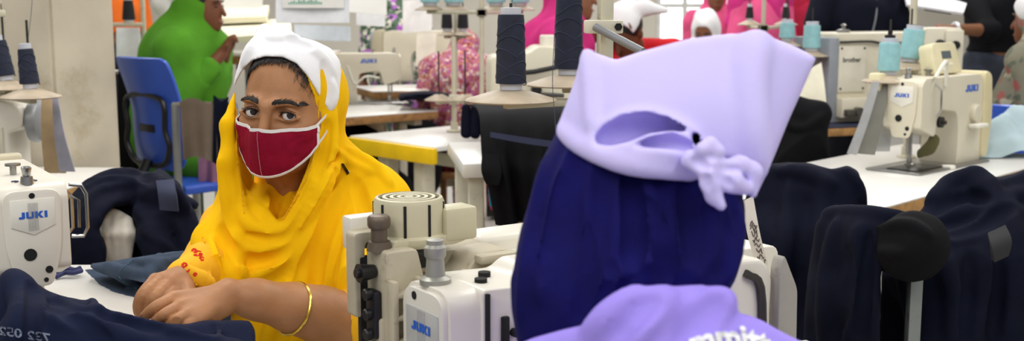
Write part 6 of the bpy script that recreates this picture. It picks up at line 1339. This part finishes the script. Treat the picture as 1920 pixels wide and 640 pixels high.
# head of another machine below the phone
hz = P(0, 150, 4.95)[2] - bz; q = P(1772, 130, 4.95); h2_ = thing('sewing_machine', 'cream machine head with two black knobs below the phone', 'sewing machine', (q[0], q[1] + .1, P(0, 150, 4.95)[2]))
m = MB(); m.prism(rpoly([(-.085, -hz, .01), (.085, -hz, .01), (.085, .225, .025), (-.085, .225, .015)]), .14, .015); m.build('head_casting', M_cream, h2_); m = MB(); m.box((.042, -.075, .12), (.08, .02, .19), .006); m.build('nose_plate', M_cream, h2_)
for x, z in ((-.02, .155), (.045, .15)): m = MB(); m.cyl((x, -.10, z), (x, -.07, z), .018, .02, 16, bev=.003); m.build('knob', M_black, h2_)
MB().box((.045, -.087, .105), (.03, .003, .016), .001).build('sticker', mat('lime_sticker', 'C8DC2E', .6), h2_)
for z in (.04, .07, .10, .13): MB().cyl((-.05, -.075, z), (-.05, -.069, z), .006, n=10).build('screw', M_hole, h2_)
g = patch([[P(1690, -30, 5.9), P(1812, 8, 5.9)], [P(1700, 10, 5.7), P(1806, 26, 5.7)]], 6, 8); tag(MB().sheet(g, .012).build('clipboard', mat('pale_board', 'EDEDF2', .5), world=True), 'pale clipboard with papers above the phone', 'clipboard')
# cones behind the lavender cap, right
stand('thread_stand', 'far thread stand with cyan and dark cones right of the window', P(1440, 60, 5.6)[0], 5.75, .85, 1.7, [(*P(1475, 86, 5.2), .07), (*P(1521, 105, 5.0), .07), (*P(1405, 46, 6.), .06), (*P(1473, 46, 6.0), .06)])
G4 = 'cones on the far right stand'
cone_of(P(1475, 86, 5.2) + [0, 0, .022], .085, .036, .032, M_cthread, 'short cyan cone just above the lavender cap, left of the taller cyan cone', G4); cone_of(P(1521, 105, 5.0) + [0, 0, .022], .115, .038, .035, M_cthread, 'cyan cone beside the upper right corner of the lavender cap', G4)
cone_of(P(1405, 46, 6.) + [0, 0, .02], .075, .022, .016, M_lthread, 'dark slim cone left of the far pole by the window', G4); cone_of(P(1473, 46, 6.0) + [0, 0, .02], .075, .022, .016, M_lthread, 'dark slim cone in front of the crimson dress', G4)
# chair with a black cover, dark table behind, ivory board
S = Sculpt.around([P(1440, 170, 4.4), P(1560, 320, 4.4)], .1, .006); S.cone(P(1478, 205, 4.4), P(1535, 212, 4.35), .055, .05, k=.03); S.cone(P(1475, 220, 4.4), P(1478, 330, 4.4), .075, .13, k=.04); S.cone(P(1525, 225, 4.35), P(1505, 330, 4.35), .05, .11, k=.04); S.cone(P(1490, 330, 4.4), P(1490, 420, 4.4), .13, .14, k=.03)
S.fold([(1460, 215), (1490, 240), (1520, 235), (1545, 215)], .01, .02, .002); one(S, 'black_cover', M_blackc, 'black cloth cover over a chair back right of the lavender cap', 'cover', disp=wrink(.006, 25, 5))
chb = thing('chair', 'chair under the black cover right of the lavender cap', 'chair', at(1492, 4.42)); MB().box((0, 0, .24), (.42, .42, .04), .01).build('seat', M_black, chb)
for sx in (-1, 1):
    for sy in (-1, 1): MB().box((sx * .18, sy * .18, .11), (.035, .035, .22), .004).build('leg', M_black, chb)
g = patch([[P(1500, 140, 4.8), P(1540, 118, 4.8)], [P(1490, 180, 4.75), P(1548, 182, 4.75)], [P(1488, 240, 4.75), P(1550, 240, 4.75)]], 5, 5); tag(MB().sheet(g, .01).build('ivory_cone_cover', mat('ivory_shell', 'E2DDC6', .5), world=True), 'ivory plastic cover behind the right corner of the lavender cap', 'cover')
q = P(1935, 205, 4.8); chair((q[0], q[1], P(0, 196, 4.8)[2] - 1.105), math.radians(150), 'blue chair back at the right edge beside pale blue cloth')
def rag(name, m, label, c, w_, d, hgt, seed, n=34):
    """a crumpled sheet dropped on a surface"""
    g = np.random.default_rng(seed); u = np.linspace(-1, 1, n); X, Y = np.meshgrid(u, u, indexing='ij'); p = np.stack([X, Y, 0 * X], -1)
    r = np.sqrt(X ** 2 + Y ** 2); z = hgt * np.clip(1.1 - r, 0, 1) ** .7 + .5 * hgt * np.abs(vnoise(p, 4.2, seed)) * np.clip(1.35 - r, 0, 1) + .10 * hgt * vnoise(p, 11, seed + 3)
    k = 1 + .18 * vnoise(p, 2.6, seed + 7); G = np.stack([c[0] + X * w_ * k, c[1] + Y * d * k, c[2] + .004 + np.maximum(z, 0)], -1)
    return tag(MB().sheet(G, .004).build(name, m, world=True), label, 'fabric')
M_aqua = mat('aqua_cloth', 'AFC3C9', .9, weave=.4)
q = PZ(1890, 296, .8); rag('pale_blue_cloth', M_aqua, 'pale blue crumpled cloth beside the motor cover of the right sewing machine', (q[0] + .02, q[1] + .10, .80), .14, .13, .13, 3)
q = PZ(1925, 292, .8); rag('pale_blue_cloth', M_aqua, 'pale blue cloth piece at the right edge of the right white table', (q[0] + .05, q[1] + .22, .80), .12, .12, .15, 8)
# ---- dark garments on racks in the right foreground
rr1 = thing('garment_rack', 'steel rack post carrying the navy garments in the right foreground', 'rack', (P(1712, 600, 2.35)[0], P(1712, 600, 2.35)[1], 0))
MB().box((0, 0, .42), (.026, .026, .84), .003).build('post', mat('worn_steel', '8E9490', .45, .6, var=.12, dirt='5C5F58', dscale=25), rr1); MB().box((0, .1, .02), (.06, .5, .03), .005).build('foot', M_steel, rr1)
e1, e0 = P(1712, 462, 2.25), P(1500, 415, 2.75); dxr = nrm(e0 - e1)
S = Sculpt.around([e1, e0], .12, .0055); S.cone(e1, e1 + dxr * .2, .064, .064, k=.01); S.ell(e1, (.07, .035, .07), k=.02)
for pp in ([(1640, 430), (1700, 420), (1740, 440)], [(1650, 470), (1690, 475)]): S.fold(pp, .008, .012, .002)
one(S, 'black_roll', M_blackc, 'black padded roll end lying across the rack in the right foreground', 'roll', disp=wrink(.003, 40, 2))
M_nv3 = M_navy2
def drape(name, label, rows, folds, seed, carve=(), m=None, keep=None):
    """thick hanging garment: rows of (px,py,d) centres with radius"""
    pts = A([P(*r[:3]) for row in rows for r in row]); S = Sculpt.around(pts, .16, .0062)
    for i, row in enumerate(rows):
        for j, r in enumerate(row):
            if j + 1 < len(row): S.cone(P(*r[:3]), P(*row[j + 1][:3]), r[3], row[j + 1][3], k=.04)
            if i + 1 < len(rows) and j < len(rows[i + 1]): S.cone(P(*r[:3]), P(*rows[i + 1][j][:3]), r[3], rows[i + 1][j][3], k=.04)
    if keep: S.polykeep(keep, k=.01)
    for pp, r in folds: S.fold(pp, r, r * 1.5, r * .3)
    for pp, r in carve: S.fold(pp, r, r * 1.5, -r * .2, mode=-1)
    return one(S, name, m or M_nv3, label, 'garment', disp=wrink(.008, 22, seed, (1, 1, .55)))
drape('navy_garment', 'navy garment hanging tall on the rack just right of the lavender cap', [[(1450, 345, 2.9, .07), (1530, 345, 2.85, .075), (1585, 350, 2.82, .06)], [(1445, 460, 2.85, .075), (1500, 470, 2.8, .08), (1560, 450, 2.78, .06)], [(1445, 700, 2.8, .09), (1500, 700, 2.75, .09), (1560, 700, 2.75, .09)]], [([(1460, 320), (1510, 325), (1560, 345)], .012), ([(1480, 350), (1470, 470), (1465, 630)], .014), ([(1545, 340), (1535, 470), (1515, 630)], .014), ([(1590, 320), (1610, 350), (1618, 388)], .008)], 4, [([(1510, 380), (1500, 500), (1490, 640)], .010)],
      keep=[(1380, 700), (1400, 345), (1425, 318), (1450, 306), (1475, 303), (1520, 308), (1560, 318), (1590, 312), (1608, 322), (1616, 350), (1624, 395), (1600, 420), (1590, 700)])
drape('navy_garment', 'navy garment draped over the black padded roll', [[(1520, 440, 2.62, .085), (1600, 440, 2.46, .085), (1650, 452, 2.345, .078)], [(1545, 540, 2.5, .06), (1590, 550, 2.42, .06), (1625, 545, 2.34, .045)], [(1535, 720, 2.48, .07), (1590, 720, 2.42, .06), (1625, 720, 2.34, .05)]], [([(1545, 400), (1600, 395), (1680, 408), (1725, 418)], .010), ([(1570, 420), (1555, 520), (1545, 640)], .014), ([(1612, 430), (1600, 540), (1590, 640)], .012), ([(1655, 440), (1640, 540), (1636, 640)], .008)], 6, [([(1590, 470), (1580, 560), (1570, 640)], .010), ([(1632, 440), (1620, 560), (1614, 640)], .008)],
      keep=[(1500, 740), (1515, 520), (1530, 420), (1545, 402), (1575, 391), (1620, 390), (1680, 400), (1722, 412), (1728, 425), (1690, 424), (1662, 440), (1652, 480), (1650, 600), (1650, 740)])
drape('navy_garment', 'heap of crumpled navy garments hanging at the right edge in the foreground', [[(1735, 430, 2.72, .06), (1760, 420, 2.6, .07), (1830, 380, 2.65, .09), (1900, 370, 2.65, .10), (1990, 360, 2.65, .10)], [(1700, 530, 2.72, .07), (1770, 520, 2.5, .08), (1840, 500, 2.55, .10), (1910, 490, 2.55, .10), (1990, 480, 2.55, .10)], [(1690, 720, 2.72, .08), (1775, 720, 2.45, .09), (1840, 720, 2.5, .10), (1910, 720, 2.5, .10), (1990, 720, 2.5, .10)]],
      [([(1740, 380), (1780, 345), (1830, 325)], .012), ([(1830, 325), (1845, 360), (1870, 375)], .016), ([(1735, 420), (1790, 400), (1850, 390), (1918, 360)], .014), ([(1760, 460), (1820, 440), (1880, 410), (1918, 400)], .014), ([(1860, 340), (1858, 420), (1840, 520), (1830, 640)], .014), ([(1890, 380), (1900, 480), (1890, 640)], .016), ([(1770, 480), (1790, 560), (1785, 640)], .014)], 8, [([(1745, 400), (1800, 370), (1850, 372)], .010), ([(1780, 440), (1840, 420), (1900, 385)], .010), ([(1820, 480), (1815, 560), (1810, 640)], .010), ([(1870, 440), (1868, 560), (1860, 640)], .010)],
      keep=[(1640, 740), (1655, 500), (1700, 470), (1722, 400), (1745, 370), (1785, 338), (1820, 322), (1835, 320), (1870, 335), (1905, 325), (1930, 315), (2060, 300), (2060, 740)])
tag(MB().sheet(patch([[P(1852, 440, 2.33), P(1885, 425, 2.33)], [P(1858, 465, 2.31), P(1895, 450, 2.31)], [P(1862, 490, 2.32), P(1888, 478, 2.32)]], 10, 8) , .012).build('dark_grey_patch', mat('charcoal_cloth', '2A2A2C', .8), world=True), 'charcoal cloth patch tucked into the navy heap at the right edge', 'fabric')
rk3 = thing('garment_rack', 'steel rack below the navy heaps at the right edge', 'rack', (P(1860, 500, 2.6)[0], 2.62, 0))
for x in (-.16, .2): m = MB(); m.cyl((x, 0, 0), (x, 0, .86), .015, n=12); m.box((x, 0, .015), (.05, .4, .03), .005); m.build('post', M_steel, rk3)
MB().cyl((-.2, 0, .86), (.26, 0, .86), .015, n=12).build('bar', M_steel, rk3)
rk4 = thing('garment_rack', 'steel rack below the tall navy garment', 'rack', (P(1510, 500, 2.85)[0], 2.86, 0))
for x in (-.12, .12): m = MB(); m.cyl((x, 0, 0), (x, 0, .86), .015, n=12); m.box((x, 0, .015), (.05, .4, .03), .005); m.build('post', M_steel, rk4)
MB().cyl((-.16, 0, .86), (.16, 0, .86), .015, n=12).build('bar', M_steel, rk4)
# paper tape with writing, machine bits behind the lavender shoulder
g = patch([[P(1392, 378, 1.7), P(1412, 368, 1.7)], [P(1403, 440, 1.69), P(1428, 445, 1.69)], [P(1424, 520, 1.70), P(1447, 520, 1.70)], [P(1437, 575, 1.69), P(1449, 580, 1.69)], [P(1446, 618, 1.7), P(1452, 620, 1.7)]], 30, 8)
g[..., 1] += (.008 * np.sin(np.linspace(0, 5, 30)))[:, None]
tp_ = tag(MB().sheet(g, .0015).build('paper_tape', mat('kraft_white_paper', 'D9D2C4', .8, var=.05), world=True), 'narrow white paper tape with scribbles hanging right of the lavender cap', 'paper tape')
m = MB(); rr = np.random.default_rng(4)
for i in range(5, 24):
    c = g[i, 4]; w_ = (g[i, 6] - g[i, 1]); pts = [c + w_ * (t - .5) * .7 + A([0, -.0016, .004 * math.sin(t * 9 + i * 2) + .002 * rr.normal()]) for t in np.linspace(0, 1, 9)]
    m.tube(pts, .0007, 4)
m.build('scribbles', mat('pencil', '5A4E48', .8), tp_, world=True)
q = P(1392, 560, 1.62); mb_ = thing('sewing_machine', 'worn cream machine part with grey plate behind the lavender shoulder', 'sewing machine', (q[0], q[1], ZT), (0, 0, R35)); zz = zof(470, 1.62) - ZT
m = MB(); m.prism(rpoly([(-.05, 0), (.02, 0), (.03, zz - .03, .03), (.01, zz - .005, .02), (-.05, zz, .02)]), .06, .012, seg=3); m.build('casting', M_creamw, mb_)
m = MB(); m.prism(rpoly([(.012, .0), (.02, .0), (.055, .05, .004), (.05, zz - .055, .01), (.02, zz - .0, .01), (.012, zz - .02)]), .02, .003, M=Matrix.Translation((.02, -.03, 0))); m.build('guard_plate', mat('guard_grey', 'A29E94', .5, var=.08, dirt='7A7468', dscale=20), mb_)
m = MB(); m.tube(cr([(-.03, -.034, zz - .02), (.0, -.036, zz - .05), (.005, -.036, .12), (-.01, -.036, .05)], 14), .006, 6); m.build('channel', M_dsteel, mb_)
